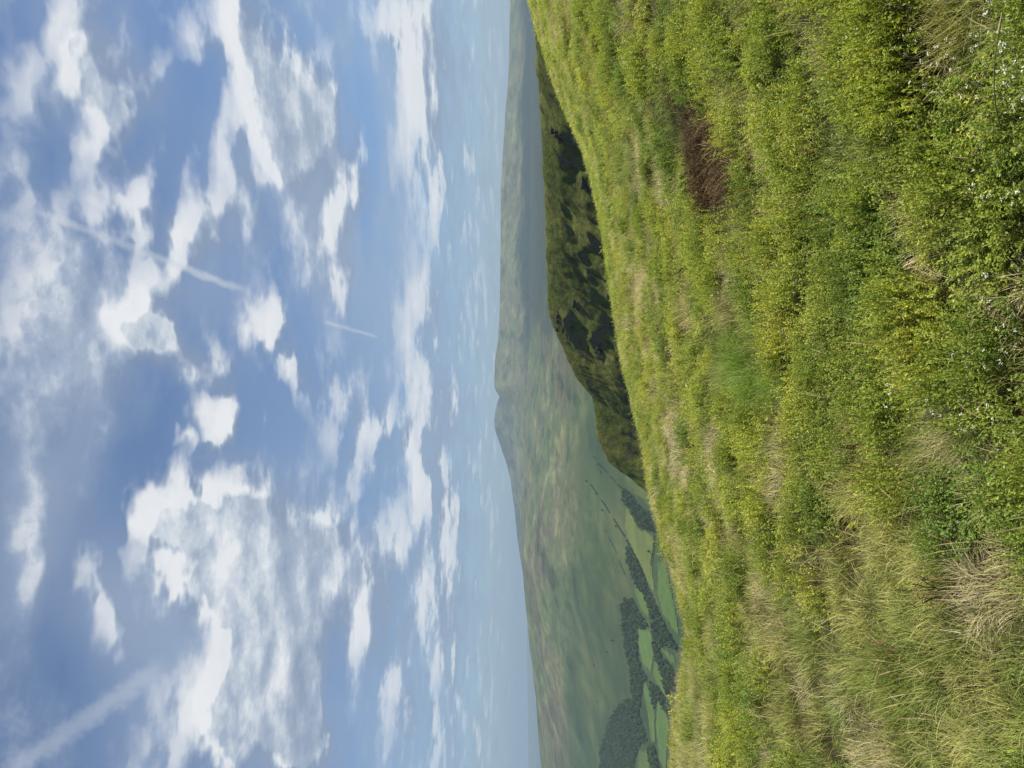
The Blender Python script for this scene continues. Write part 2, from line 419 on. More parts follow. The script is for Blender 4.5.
# ------------------------------------------------------------------ plants on the hillside
def leaf_mat(name, trans, rough=0.45, spec=0.35, sat=1.0):
    m, nt = material(name)
    ti = nt.node('ShaderNodeAttribute', attribute_name='tint', attribute_type='INSTANCER')
    lv = nt.node('ShaderNodeAttribute', attribute_name='leafcol', attribute_type='GEOMETRY')
    c = nt.vmath('MULTIPLY', ti.outputs['Vector'], lv.outputs['Vector'])
    p = principled(nt, c, rough, spec)
    tb = nt.node('ShaderNodeBsdfTranslucent')
    nt.l.new(nt.vmath('MULTIPLY', c, (1.2, 1.25, 0.7)), tb.inputs['Color'])
    mx = nt.node('ShaderNodeMixShader'); mx.inputs[0].default_value = trans
    nt.l.new(p, mx.inputs[1]); nt.l.new(tb.outputs[0], mx.inputs[2])
    finish(nt, mx.outputs[0])
    return m
M_LEAF = leaf_mat('bilberry_leaf', 0.45, 0.46, 0.3)
M_BLADE = leaf_mat('grass_blade', 0.32, 0.55, 0.15)
M_TWIG = leaf_mat('dry_twig', 0.05, 0.8, 0.1)

class Tri:
    def __init__(s): s.v = []; s.f = []; s.c = []
    def quad(s, p, c):
        i = len(s.v); s.v += p; s.c += [c] * 4; s.f.append((i, i + 1, i + 2, i + 3))
    def make(s, name, mat):
        o = mesh_np(name, s.v, s.f, mat, smooth=False, link=False)
        add_attr(o, 'leafcol', s.c, 'FLOAT_VECTOR')
        return o
def vec(*a): return np.array(a, float)
def leaf(T, p, d, nrm, L, W, c):
    d = d / np.linalg.norm(d); sd_ = np.cross(d, nrm); sd_ /= (np.linalg.norm(sd_) + 1e-9); n = np.cross(sd_, d)
    a = p; m_ = p + d * L * 0.5; b = p + d * L - n * L * 0.12
    T.quad([a, m_ + sd_ * W * .5 + n * W * .12, b, m_ - sd_ * W * .5 + n * W * .12], c)
def strip(T, pts, w0, w1, side, c0, c1):
    n = len(pts) - 1
    for k in range(n):
        a, b = pts[k], pts[k + 1]
        wa = w0 + (w1 - w0) * (k / n); wb = w0 + (w1 - w0) * ((k + 1) / n)
        cc = tuple(np.array(c0) + (np.array(c1) - np.array(c0)) * (k / n))
        T.quad([a - side * wa, a + side * wa, b + side * wb, b - side * wb], cc)
def r_(a, b): return random.uniform(a, b)

def bilberry_clump(seed, stems=18, leaves=20, H=0.135, Rr=0.115, LL=0.0145):
    random.seed(seed); T = Tri()
    for s in range(stems):
        a = r_(0, 6.283); rr = Rr * math.sqrt(r_(0, 1)) * 0.8
        base = vec(rr * math.cos(a), rr * math.sin(a), -0.02)
        h = H * r_(.6, 1.15); lean = r_(0.05, .5)
        a2 = a + r_(-.9, .9)
        dirv = vec(math.cos(a2) * lean, math.sin(a2) * lean, 1)
        tone = r_(.85, 1.2)
        tip = base + dirv * h
        sidev = vec(-math.sin(a2), math.cos(a2), 0)
        strip(T, [base, base + dirv * h * .5, tip], 0.0013, 0.0008, sidev, (.55, .45, .5), (.9, .9, .6))
        for k in range(leaves):
            t = 0.30 + 0.70 * (k + r_(0, 1)) / leaves
            p = base + dirv * h * t + vec(r_(-.008, .008), r_(-.008, .008), 0)
            la = r_(0, 6.283); el = r_(.15, 1.2)
            d = vec(math.cos(la) * math.cos(el), math.sin(la) * math.cos(el), math.sin(el))
            nr_ = vec(r_(-.5, .5), r_(-.5, .5), 1.0)
            L = LL * r_(.7, 1.25)
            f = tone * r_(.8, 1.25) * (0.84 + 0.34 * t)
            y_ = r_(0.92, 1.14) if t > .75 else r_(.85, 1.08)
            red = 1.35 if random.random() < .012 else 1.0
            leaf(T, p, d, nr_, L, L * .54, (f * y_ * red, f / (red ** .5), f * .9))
    return T.make('bilberry_sprig', M_LEAF)
def grass_clump(seed, blades=64, H=0.135, Rr=0.09, wd=0.0014, spread=0.8, droop=0.8, dead=0.24, bend=None):
    random.seed(seed); T = Tri()
    for s in range(blades):
        a = r_(0, 6.283); rr = Rr * math.sqrt(r_(0, 1))
        base = vec(rr * math.cos(a), rr * math.sin(a), -0.02)
        a2 = a + r_(-.8, .8)
        h = H * r_(.45, 1.2); out = spread * r_(.15, 1.0)
        d = vec(math.cos(a2) * out, math.sin(a2) * out, 1.0)
        if bend is not None: d = d + vec(bend[0], bend[1], 0) * r_(.4, 1.2)
        d /= np.linalg.norm(d)
        pts = [base]; p = base.copy(); seg = 4
        for k in range(seg):
            d = d + vec(d[0], d[1], 0) * droop * 0.22 * r_(.5, 1.5) - vec(0, 0, .16 * droop * (k + .5) * .6)
            d /= np.linalg.norm(d); p = p + d * h / seg; pts.append(p)
        sidev = vec(-math.sin(a2), math.cos(a2), 0) * 1.0
        sidev = sidev + vec(0, 0, r_(-.6, .6)); sidev /= np.linalg.norm(sidev)
        f = r_(.5, 1.4)
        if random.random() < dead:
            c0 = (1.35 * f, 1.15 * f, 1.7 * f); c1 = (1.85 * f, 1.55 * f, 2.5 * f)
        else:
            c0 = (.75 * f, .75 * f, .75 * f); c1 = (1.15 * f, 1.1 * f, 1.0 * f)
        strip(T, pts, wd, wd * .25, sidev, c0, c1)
    return T.make('grass_tuft', M_BLADE)
def twig_clump(seed):
    random.seed(seed); T = Tri()
    for s in range(26):
        a = r_(0, 6.283); rr = .10 * math.sqrt(r_(0, 1))
        base = vec(rr * math.cos(a), rr * math.sin(a), -0.01)
        d = vec(r_(-.8, .8), r_(-.8, .8), 1.0); d /= np.linalg.norm(d)
        h = r_(.05, .15); pts = [base]; p = base
        for k in range(3):
            d = d + vec(r_(-.4, .4), r_(-.4, .4), r_(-.3, .2)); d /= np.linalg.norm(d); p = p + d * h / 3; pts.append(p)
        f = r_(.5, 1.4)
        strip(T, pts, .0022, .0012, vec(-math.sin(a), math.cos(a), 0), (f, f, f), (f * 1.2, f * 1.1, f))
        for k in range(5):
            t = r_(.3, 1); q = pts[1] + (pts[-1] - pts[1]) * t
            leaf(T, q, vec(r_(-1, 1), r_(-1, 1), r_(-.2, 1)), vec(0, 0, 1), .012, .005, (f * 1.1, f, f * .9))
    return T.make('heather_twig', M_TWIG)
def stalk_clump(seed):
    """a few bleached flowering stalks, nodding"""
    random.seed(seed); T = Tri()
    for s in range(3):
        a = r_(0, 6.283); base = vec(r_(-.03, .03), r_(-.03, .03), 0)
        d = vec(math.cos(a) * .35, math.sin(a) * .35, 1); d /= np.linalg.norm(d)
        h = r_(.10, .24); p = base; pts = [p]
        for k in range(6):
            d = d + vec(math.cos(a) * .09 * r_(.3, 1.6), math.sin(a) * .09 * r_(.3, 1.6), -.05 * max(k - 2, 0)); d /= np.linalg.norm(d); p = p + d * h / 6; pts.append(p)
        sidev = vec(-math.sin(a), math.cos(a), 0)
        strip(T, pts, .0007, .0005, sidev, (.8, .8, .6), (1, .95, .9))
        strip(T, pts[-3:], .0016, .0005, sidev, (1.25, 1.15, 1.1), (1.3, 1.2, 1.2))
        strip(T, pts[-3:], .0014, .0005, np.cross(sidev, d), (1.25, 1.15, 1.1), (1.3, 1.2, 1.2))
    return T.make('dry_stalk', M_BLADE)
def flower_clump(seed):
    random.seed(seed); T = Tri()
    for s in range(5):
        p = vec(r_(-.05, .05), r_(-.05, .05), r_(.10, .19))
        strip(T, [vec(p[0] * .5, p[1] * .5, 0), p], .0008, .0006, vec(1, 0, 0), (.10, .16, .05), (.12, .2, .06))
        for k in range(7):
            a = r_(0, 6.283)
            leaf(T, p + vec(r_(-.005, .005), r_(-.005, .005), r_(-.004, .004)), vec(math.cos(a), math.sin(a), r_(0, .6)), vec(r_(-.3, .3), r_(-.3, .3), 1), .0045, .004, (.9, .9, .8))
    return T.make('flower_head', M_BLADE)

def source_collection(name, objs):
    c = bpy.data.collections.new(name)
    for k, o in enumerate(objs):
        o.name = '%s_%02d' % (o.name.split('.')[0], k); c.objects.link(o)
    return c
def scatter_tree(c):
    g = bpy.data.node_groups.new('scatter_' + c.name, 'GeometryNodeTree')
    g.interface.new_socket('Geometry', in_out='INPUT', socket_type='NodeSocketGeometry')
    g.interface.new_socket('Geometry', in_out='OUTPUT', socket_type='NodeSocketGeometry')
    n = NT(g)
    gi = n.node('NodeGroupInput'); go = n.node('NodeGroupOutput')
    ci = n.node('GeometryNodeCollectionInfo'); ci.inputs['Collection'].default_value = c
    ci.inputs['Separate Children'].default_value = True; ci.inputs['Reset Children'].default_value = True
    ip = n.node('GeometryNodeInstanceOnPoints')
    def attr(name, typ):
        a = n.node('GeometryNodeInputNamedAttribute', data_type=typ); a.inputs['Name'].default_value = name
        return a.outputs[0]
    n.l.new(gi.outputs[0], ip.inputs['Points']); n.l.new(ci.outputs[0], ip.inputs['Instance'])
    ip.inputs['Pick Instance'].default_value = True
    n.l.new(attr('pick', 'INT'), ip.inputs['Instance Index'])
    e2r = n.node('FunctionNodeEulerToRotation'); n.l.new(attr('turn', 'FLOAT_VECTOR'), e2r.inputs[0])
    n.l.new(e2r.outputs[0], ip.inputs['Rotation'])
    n.l.new(attr('size', 'FLOAT_VECTOR'), ip.inputs['Scale'])
    n.l.new(ip.outputs[0], go.inputs[0])
    return g
def scatter(name, pts, turn, size, tint, collection, label, cat, mat):
    n = len(pts)
    me = bpy.data.meshes.new(name); me.vertices.add(n); me.vertices.foreach_set('co', np.asarray(pts, np.float32).ravel())
    me.materials.append(mat)
    o = bpy.data.objects.new(name, me); COL.objects.link(o)
    add_attr(o, 'turn', turn, 'FLOAT_VECTOR'); add_attr(o, 'size', size, 'FLOAT_VECTOR'); add_attr(o, 'tint', tint, 'FLOAT_VECTOR')
    add_attr(o, 'pick', rng.integers(0, len(collection.objects), n), 'INT')
    md = o.modifiers.new('scatter', 'NODES'); md.node_group = scatter_tree(collection)
    tag(o, label, cat, kind='stuff')
    return o

def sample_ground(dens, y0, y1, umax=0.66):
    """random ground spots in the wedge in front of the camera"""
    wid = lambda y: 2 * (umax * y + 0.35)
    n = int(dens * (umax * (y1 ** 2 - y0 ** 2) + 3.6 * (y1 - y0)))
    y = np.sqrt(rng.random(n) * (y1 ** 2 - y0 ** 2) + y0 ** 2)
    x = (rng.random(n) * 2 - 1) * (umax * y + 1.8)
    return x, y
BIL_SRC = source_collection('bilberry_sources', [bilberry_clump(100 + k) for k in range(7)])
GRS_SRC = source_collection('grass_sources', [grass_clump(200 + k, bend=None) for k in range(7)])
FINE_SRC = source_collection('finegrass_sources', [grass_clump(260 + k, blades=60, H=.20, Rr=.10, wd=.0012, spread=1.1, droop=1.0, dead=.08) for k in range(5)])
TWG_SRC = source_collection('twig_sources', [twig_clump(300 + k) for k in range(4)])
STK_SRC = source_collection('stalk_sources', [stalk_clump(400 + k) for k in range(5)])
FLW_SRC = source_collection('flower_sources', [flower_clump(500 + k) for k in range(3)])

def mixc(a, b, t): return np.array(a)[None] * (1 - t[:, None]) + np.array(b)[None] * t[:, None]
def turns(n, tilt=0.18):
    return np.stack([rng.normal(0, tilt, n), rng.normal(0, tilt, n), rng.random(n) * 6.283], -1)
def bil_tint(x, y, tone):
    n = len(x)
    t = np.clip(.5 + .7 * fbm(x / 1.2, y / 1.2, 3, .5, 12) + .38 * tone + rng.normal(0, .10, n), 0, 1)
    c = mixc((.135, .200, .034), (.350, .370, .064), t)
    t2 = np.clip(1.2 * fbm(x / .7, y / .7, 3, .5, 14) - .45 + .28 * tone + rng.normal(0, .08, n), 0, .7)
    c = c + t2[:, None] * (np.array((.400, .345, .070))[None] - c)
    return c * rng.uniform(.85, 1.15, n)[:, None]
def grass_tint(x, y, w, tone):
    n = len(x)
    t = np.clip(.45 + .7 * fbm(x / .9, y / .9, 3, .5, 15) + .3 * tone + rng.normal(0, .12, n), 0, 1)
    c = mixc((.150, .212, .040), (.340, .345, .090), t)
    lu = sst(.35, 1.0, w['lush'])[:, None]; c = c + lu * (np.array((.160, .255, .030))[None] - c)
    gy = sst(.3, 1.0, w['grey'])[:, None]; c = c + gy * .7 * (np.array((.230, .280, .075))[None] - c)
    dr = sst(.25, .95, w['dry'])[:, None]; c = c + dr * .8 * (np.array((.480, .420, .215))[None] - c)
    return c * rng.uniform(.8, 1.2, n)[:, None]

def plant():
    zones = [(0.8, 4.2, 170, 1.0, 1.0, .17), (4.2, 8.5, 90, 1.15, 1.05, .21), (8.5, 20, 34, 1.7, 1.15, .30), (20, 48, 10, 2.8, 1.15, .52), (48, 118, 2.8, 4.6, 1.35, .95)]
    P = {k: [[], [], [], []] for k in ('bil', 'grs', 'fine', 'twg')}
    def add(k, x, y, sc, zs, tint, tilt):
        z = near_z(x, y)
        n = len(x)
        r = rng.uniform(.75, 1.25, n)
        P[k][0].append(np.stack([x, y, z], -1)); P[k][1].append(turns(n, tilt))
        P[k][2].append(np.stack([sc * r, sc * r, zs * r * rng.uniform(.85, 1.2, n)], -1)); P[k][3].append(tint)
    def nearest(x, y, cx_, cy_, cell):
        # nearest plant centre, searched in the 3x3 neighbouring cells
        key = {}
        for i, (a, b) in enumerate(zip(np.floor(cx_ / cell).astype(int), np.floor(cy_ / cell).astype(int))): key.setdefault((a, b), []).append(i)
        gi = np.floor(x / cell).astype(int); gj = np.floor(y / cell).astype(int)
        best = np.full(len(x), 9e9); idx = np.zeros(len(x), int)
        order = np.lexsort((gj, gi)); 
        brk = np.flatnonzero(np.diff(gi[order]) | np.diff(gj[order])) + 1
        for grp in np.split(order, brk):
            a, b = gi[grp[0]], gj[grp[0]]
            c = [q for da in (-1, 0, 1) for db in (-1, 0, 1) for q in key.get((a + da, b + db), ())]
            if not c: continue
            c = np.array(c)
            d2 = (x[grp][:, None] - cx_[c][None]) ** 2 + (y[grp][:, None] - cy_[c][None]) ** 2
            k = np.argmin(d2, 1); best[grp] = d2[np.arange(len(grp)), k]; idx[grp] = c[k]
        return np.sqrt(best), idx
    for (y0, y1, dens, sc, zs, rb) in zones:
        x, y = sample_ground(dens, y0 * .8, y1 * 1.25)
        _, _, ye = near_params(x, y)
        yj = y * (1 + .22 * fbm(x / (.12 * y1), y / (.12 * y1), 3, .6, 77) + rng.normal(0, .05, len(x)))
        ok = (y < 1.25 * ye) & (yj > (y0 if y0 > 2 else 0)) & (yj < y1)
        x, y = x[ok], y[ok]
        # plant centres with a kind, a colour and a size of their own
        cx_, cy_ = sample_ground(1.0 / (rb * rb * 2.4), max(y0 * .8 - 2 * rb, .6), y1 * 1.25 + 2 * rb)
        wc = fields(cx_, cy_); nc = len(cx_); jc = lambda: rng.normal(0, .52, nc)
        sb = wc['bil'] + jc() + .05; sg = wc['grass'] + jc(); sf = np.maximum(wc['lush'] * 1.2, wc['grey'] * 1.15) + .5 * jc(); sdry = wc['dry'] + 1.2 * jc() + .20
        ckind = np.argmax(np.stack([sb, np.maximum(sg, sdry), sf]), 0); cdry = sdry > sg
        csize = rng.uniform(.55, 1.35, nc); ctone = rng.normal(0, .5, nc); cr = rb * rng.uniform(.8, 1.3, nc)
        d, k = nearest(x, y, cx_, cy_, rb * 2.2)
        q = np.clip(d / cr[k], 0, 1.6)
        dome = np.clip(1 - (q * .8) ** 2, 0, 1)
        keep = rng.random(len(x)) < np.where(q > 1.1, .45, 1.0)
        x, y, k, q, dome, d = x[keep], y[keep], k[keep], q[keep], dome[keep], d[keep]
        w = fields(x, y)
        kind = ckind[k]; brown = w['brown'] > .5 + rng.normal(0, .32, len(x))
        away = np.arctan2(y - cy_[k], x - cx_[k])
        isb = (kind == 0) & ~brown; isg = (kind == 1) & ~brown; isf = (kind == 2) & ~brown
        h = csize[k] * (.55 + .75 * dome)
        lift = .075 * csize[k] * dome
        def put(name, m, tint, hz, up, lean):
            n = int(m.sum()); r = rng.uniform(.8, 1.2, n)
            P[name][0].append(np.stack([x[m], y[m], near_z(x[m], y[m]) + up * lift[m]], -1))
            P[name][1].append(np.stack([rng.normal(0, .12, n), lean * np.clip(q[m], 0, 1.2) + rng.normal(0, .16, n), away[m] + rng.normal(0, 1.0, n)], -1))
            P[name][2].append(np.stack([sc * r, sc * r, zs * hz * h[m] * rng.uniform(.85, 1.15, n)], -1)); P[name][3].append(tint)
        put('bil', isb, bil_tint(x[isb], y[isb], ctone[k][isb]), 1.0, 1.0, .35)
        wi = {kk: v[isg] for kk, v in w.items()}; wi['dry'] = wi['dry'] + np.where(cdry[k][isg], .65, .05)
        put('grs', isg, grass_tint(x[isg], y[isg], wi, ctone[k][isg]), 1.0, .25, .22)
        wi = {kk: v[isf] for kk, v in w.items()}
        put('fine', isf, grass_tint(x[isf], y[isf], wi, ctone[k][isf]), .9, .25, .22)
        put('twg', brown, np.array([[.098, .068, .034]]) * rng.uniform(.5, 1.5, int(brown.sum()))[:, None], .9, .5, .2)
        m = isb & (rng.random(len(x)) < (.30 if y0 < 8 else .20))
        wi = {kk: v[m] for kk, v in w.items()}; wi['dry'] = wi['dry'] + .3
        put('grs', m, grass_tint(x[m], y[m], wi, ctone[k][m]), 1.15, .7, .1)
    def cat(k): return [np.concatenate(q) for q in P[k]]
    a = cat('bil'); scatter('bilberry_cover', *a, BIL_SRC, 'low bilberry shrubs with small yellow green leaves covering the hillside', 'shrub cover', M_LEAF)
    a = cat('grs'); scatter('moor_grass', *a, GRS_SRC, 'coarse green and straw coloured moor grass on the near slope', 'grass', M_BLADE)
    a = cat('fine'); scatter('fine_grass', *a, FINE_SRC, 'fine soft green grass in hollows between the bilberry shrubs', 'grass', M_BLADE)
    a = cat('twg'); scatter('dead_heather', *a, TWG_SRC, 'bare brown patch of dead heather twigs in the green slope', 'heather', M_TWIG)
    # bleached stalks and small white flowers
    x1, y1 = sample_ground(34, 1.5, 7.0); x2, y2 = sample_ground(14, 7.0, 30)
    x, y = np.concatenate([x1, x2]), np.concatenate([y1, y2])
    w = fields(x, y); kp = rng.random(len(x)) < np.clip(.35 + .6 * (np.maximum(w['grass'], w['dry'])), .1, 1)
    x, y = x[kp], y[kp]; n = len(x)
    s = rng.uniform(.8, 1.3, n) * (1 + .03 * y)
    scatter('dry_stalks', np.stack([x, y, near_z(x, y) + .03], -1), turns(n, .3), np.stack([s, s, s], -1),
            np.array([[.42, .37, .20]]) * rng.uniform(.7, 1.15, n)[:, None], STK_SRC, 'pale bleached grass stalks nodding above the green plants', 'dry grass', M_BLADE)
    fx, fy = [], []
    for (px, py, r, cnt) in [(975,30,30,6),(985,90,26,6),(920,60,24,3),(790,300,22,4),(880,20,24,3),(1000,180,22,3),(950,345,30,4),(840,455,26,4),(800,120,50,5),(900,560,60,3),(760,250,50,4),(985,360,26,4),(740,720,30,4),(1000,470,30,3)]:
        for q in range(cnt):
            a, b = ground_at(px + rng.normal(0, r * .9), py + rng.normal(0, r * 1.1), .2); fx.append(a); fy.append(b)
    fx, fy = np.array(fx), np.array(fy); n = len(fx); s = rng.uniform(.9, 1.35, n)
    scatter('white_flowers', np.stack([fx, fy, near_z(fx, fy)], -1), turns(n, .2), np.stack([s, s, s * 1.05], -1),
            np.full((n, 3), .75), FLW_SRC, 'tiny white bedstraw flowers sprinkled among the bilberry leaves', 'flowers', M_BLADE)
plant()

# ------------------------------------------------------------------ single tussocks and stalks one can point to
def tint_mat(name, c, trans=.3):
    m, nt = material(name)
    lv = nt.node('ShaderNodeAttribute', attribute_name='leafcol', attribute_type='GEOMETRY')
    cc = nt.vmath('MULTIPLY', lv.outputs['Vector'], c)
    p = principled(nt, cc, .5, .3)
    tb = nt.node('ShaderNodeBsdfTranslucent'); nt.l.new(cc, tb.inputs['Color'])
    mx = nt.node('ShaderNodeMixShader'); mx.inputs[0].default_value = trans
    nt.l.new(p, mx.inputs[1]); nt.l.new(tb.outputs[0], mx.inputs[2]); finish(nt, mx.outputs[0])
    return m
M_PALE = tint_mat('pale_tussock', (.40, .36, .20)); M_LUSH = tint_mat('lush_tussock', (.170, .270, .024)); M_STEM = tint_mat('green_stem', (.19, .20, .06))
M_STRAW = tint_mat('straw', (.42, .36, .21))
def tussock(px, py, mat, label, size, seed, blades=220, dead=.1, wd=.0018, spread=1.0):
    x, y = ground_at(px, py)
    o = grass_clump(seed, blades=blades, H=size, Rr=size * .42, wd=wd, spread=spread, droop=1.0, dead=dead)
    o.name = 'grass_tussock'; o.data.materials[0] = mat
    COL.objects.link(o); o.location = (x, y, float(near_z(x, y)))
    tag(o, label, 'tussock', 'grass tussocks standing out on the slope')
tussock(690, 648, M_PALE, 'white bleached grass tussock standing on the brow above the valley woods', .55, 601, 160, .5, .006)
tussock(664, 486, M_PALE, 'pale grass tussock on the brow just below the end of the dark crag', .5, 602, 140, .3, .007)
tussock(752, 372, M_LUSH, 'lush bright green tussock of long soft grass in mid slope', .38, 603, 420, .02, .0022)
tussock(990, 596, M_PALE, 'large straw coloured dead grass tussock nearest to the camera', .20, 604, 300, .1, .0014, 1.3)
def stalk(pts_px, hs, label, mat, head, w=.0028):
    """a stem laid through a few spots above the ground"""
    pts = []
    for (px, py), h in zip(pts_px, hs):
        x, y = ground_at(px, py, h); pts.append(vec(x, y, float(near_z(x, y)) + h))
    P_ = []
    for k in range(len(pts) - 1):
        p0 = pts[max(k - 1, 0)]; p1 = pts[k]; p2 = pts[k + 1]; p3 = pts[min(k + 2, len(pts) - 1)]
        for t in np.linspace(0, 1, 7)[:-1]:
            P_.append(.5 * ((2 * p1) + (p2 - p0) * t + (2 * p0 - 5 * p1 + 4 * p2 - p3) * t * t + (3 * p1 - p0 - 3 * p2 + p3) * t ** 3))
    P_.append(pts[-1])
    def tube(name, P, ra, rb, mt, parent=None):
        v, f = [], []
        for i, p in enumerate(P):
            d = P[min(i + 1, len(P) - 1)] - P[max(i - 1, 0)]; d = d / np.linalg.norm(d)
            s1 = np.cross(d, vec(.3, .2, 1)); s1 /= np.linalg.norm(s1); s2 = np.cross(d, s1)
            r = ra + (rb - ra) * i / (len(P) - 1)
            for q in range(5): v.append(p + r * (math.cos(q * 1.2566) * s1 + math.sin(q * 1.2566) * s2))
        for i in range(len(P) - 1):
            for q in range(5): f.append((i * 5 + q, i * 5 + (q + 1) % 5, i * 5 + 5 + (q + 1) % 5, i * 5 + 5 + q))
        o = mesh_np(name, v, f, mt, parent=parent); add_attr(o, 'leafcol', np.ones((len(v), 3)), 'FLOAT_VECTOR'); return o
    root = empty('grass_stalk', tuple(P_[0])); base = P_[0]
    L = [p - base for p in P_]
    tube('stem', L, w, w * .5, mat, root)
    hl = L[-max(4, len(L) // 5):]
    n = len(hl); T = Tri()
    v, f = [], []
    o = tube('seed_head', [p + (vec(0, 0, 0.0006)) for p in hl], w * head, w * .6, M_STRAW, root)
    tag(root, label, 'grass stalk', 'single grass stalks in the foreground')
stalk([(1003,138),(996,100),(997,60),(1004,12)], [.10,.20,.22,.21], 'long thin green grass stalk arching over the white flowers', M_STEM, 1.6)
stalk([(862,46),(872,30),(885,8),(893,-8)], [.08,.18,.26,.30], 'straight yellow grass stalk leaning out from the dark gap in the shrubs', M_STEM, 1.3)
stalk([(925,100),(934,92),(944,95)], [.14,.19,.17], 'short bleached grass stalk bent over like a hook above grey grass', M_STRAW, 1.8)
stalk([(941,630),(950,631),(962,633)], [.10,.12,.11], 'thick straw coloured stalk lying flat beside the dead tussock', M_STRAW, 1.4, .0028)
stalk([(898,310),(904,318),(906,325)], [.13,.20,.18], 'small curled bleached stalk among the dark bilberry leaves', M_STRAW, 1.6)

# ------------------------------------------------------------------ the shaded crag across the corrie
CR = [(-200,516,70),(-60,528,95),(35,535,132),(60,536.5,150),(110,540,190),(200,545,262),(260,546.5,312),(310,548,352),(325,553,362),(340,560,370),(358,567,378),(375,575,386),(395,592,396),(440,598,420),(460,608,432),(474,638,442),(500,700,462),(540,800,500)]
_cp = []
for (py, px, d) in CR:
    a, b = ray(px, py); _cp.append((a * d, d, b * d))
_cp = np.array(_cp)
def _dense(P, n=400):
    s = np.concatenate([[0], np.cumsum(np.linalg.norm(np.diff(P[:, :2], axis=0), axis=1))])
    t = np.linspace(0, s[-1], n)
    return np.stack([np.interp(t, s, P[:, k]) for k in range(3)], -1), t
_cd, _ct = _dense(_cp)
_tan = np.gradient(_cd[:, :2], axis=0); _tan /= np.linalg.norm(_tan, axis=1)[:, None]
for k in range(2): _tan[:, k] = _smooth(_tan[:, k], 9)
def crag_z(x, y):
    sh = x.shape; x = x.ravel(); y = y.ravel()
    z = np.empty_like(x)
    for a in range(0, len(x), 20000):
        xs, ys = x[a:a + 20000], y[a:a + 20000]
        d2 = (xs[:, None] - _cd[None, :, 0]) ** 2 + (ys[:, None] - _cd[None, :, 1]) ** 2
        k = np.argmin(d2, 1); d = np.sqrt(d2[np.arange(len(k)), k])
        side = _tan[k, 0] * (ys - _cd[k, 1]) - _tan[k, 1] * (xs - _cd[k, 0])     # >0: left of the crest going away = face
        zc = _cd[k, 2]; t = _ct[k]
        # face: rounded lip, then steep with ledges
        gul = ridged(t / 46.0, d / 60.0, 4, .5, 41)
        dd = np.maximum(d + 5.0 * (gul - .3) * sst(3, 22, d) + 2.0 * fbm(t / 24, d / 11, 4, .5, 42) * sst(1, 10, d), 0)
        lip = dd * dd / (dd + 5.0)
        led = .9 * np.sin(dd * 0.75 + 2.0 * fbm(t / 30, d / 30, 2, .5, 43)) * sst(3, 12, dd) * sst(-.2, .4, fbm(t / 45, d / 45, 3, .5, 46))
        band = sst(.05, .35, fbm(t / 38, d / 30, 3, .5, 48)) * sst(4, 12, dd)
        ph = dd / 9.0 + .5 * fbm(t / 22, d / 40, 3, .5, 49)
        fr = ph - np.floor(ph)
        led = led + band * 3.4 * (sst(.55, .75, fr) - fr)
        zf = zc - 1.28 * lip - led + .9 * fbm(t / 15.0, d / 6.0, 5, .55, 44)
        zb = zc - 0.10 * d - 0.0012 * d * d + .4 * fbm(xs / 9, ys / 9, 3, .5, 45) * sst(0, 6, d)
        z[a:a + 20000] = np.where(side > 0, zf, zb)
    return np.maximum(z, -240).reshape(sh)
def build_crag():
    # grid that follows the crest
    t0 = np.linspace(0, 399, 620); off = np.concatenate([-np.geomspace(150, 1.2, 24), np.linspace(-.6, 60, 150), np.geomspace(61.5, 170, 40)])
    i = np.arange(400)
    bx = np.interp(t0, i, _cd[:, 0]); by = np.interp(t0, i, _cd[:, 1])
    tx = np.interp(t0, i, _smooth(_tan[:, 0], 20)); ty = np.interp(t0, i, _smooth(_tan[:, 1], 20))
    nx, ny = -ty, tx
    X = bx[:, None] + nx[:, None] * off[None]; Y = by[:, None] + ny[:, None] * off[None]
    Z = crag_z(X, Y)
    o = mesh_np('crag_hillside', np.stack([X, Y, Z], -1).reshape(-1, 3), grid_faces(*X.shape)[:, ::-1])
    m, nt = material('crag_turf_and_rock')
    geo = nt.node('ShaderNodeNewGeometry'); pos = nt.vmath('MULTIPLY', geo.outputs['Position'], (1.0, .38, 1.0))
    sp = nt.node('ShaderNodeSeparateXYZ'); nt.l.new(geo.outputs['Normal'], sp.inputs[0])
    n1 = nt.noise(pos, .045, 7, .62); n2 = nt.noise(pos, .34, 8, .72); n3 = nt.noise(pos, 1.3, 5, .7)
    g = nt.ramp(n1, [(.30, (.044, .062, .016)), (.45, (.074, .094, .021)), (.58, (.105, .112, .028)), (.72, (.062, .052, .022))])
    n4 = nt.noise(pos, .20, 9, .76)
    g = nt.mix(nt.rng(n4, .45, .66, 0, .7), g, (.017, .021, .009, 1))
    g = nt.mix(nt.rng(n2, .50, .66, 0, .4), g, (.015, .018, .008, 1))
    g = nt.mix(nt.rng(n2, .46, .34, 0, .4), g, (.11, .10, .036, 1))       # heather and bracken clumps
    st = nt.math('ADD', sp.outputs[2], nt.math('MULTIPLY', nt.math('SUBTRACT', n2, .5), .9))
    rk = nt.rng(st, .58, .44)
    rockc = nt.ramp(n3, [(.3, (.040, .040, .030)), (.55, (.100, .098, .075)), (.75, (.20, .19, .16))])
    c = nt.mix(nt.math('MULTIPLY', rk, .85), g, rockc)
    c = nt.mix(nt.rng(n3, .70, .76, 0, .6), c, (.20, .195, .17, 1))
    nb = bump(nt, nt.math('ADD', nt.math('MULTIPLY', n2, 2.0), n3), 1.0, 0.45)
    finish(nt, principled(nt, c, .95, .05, nb))
    o.data.materials.append(m)
    tag(o, 'dark shaded craggy hillside beyond the brow', 'hill', kind='structure')
    return o
crag = build_crag()
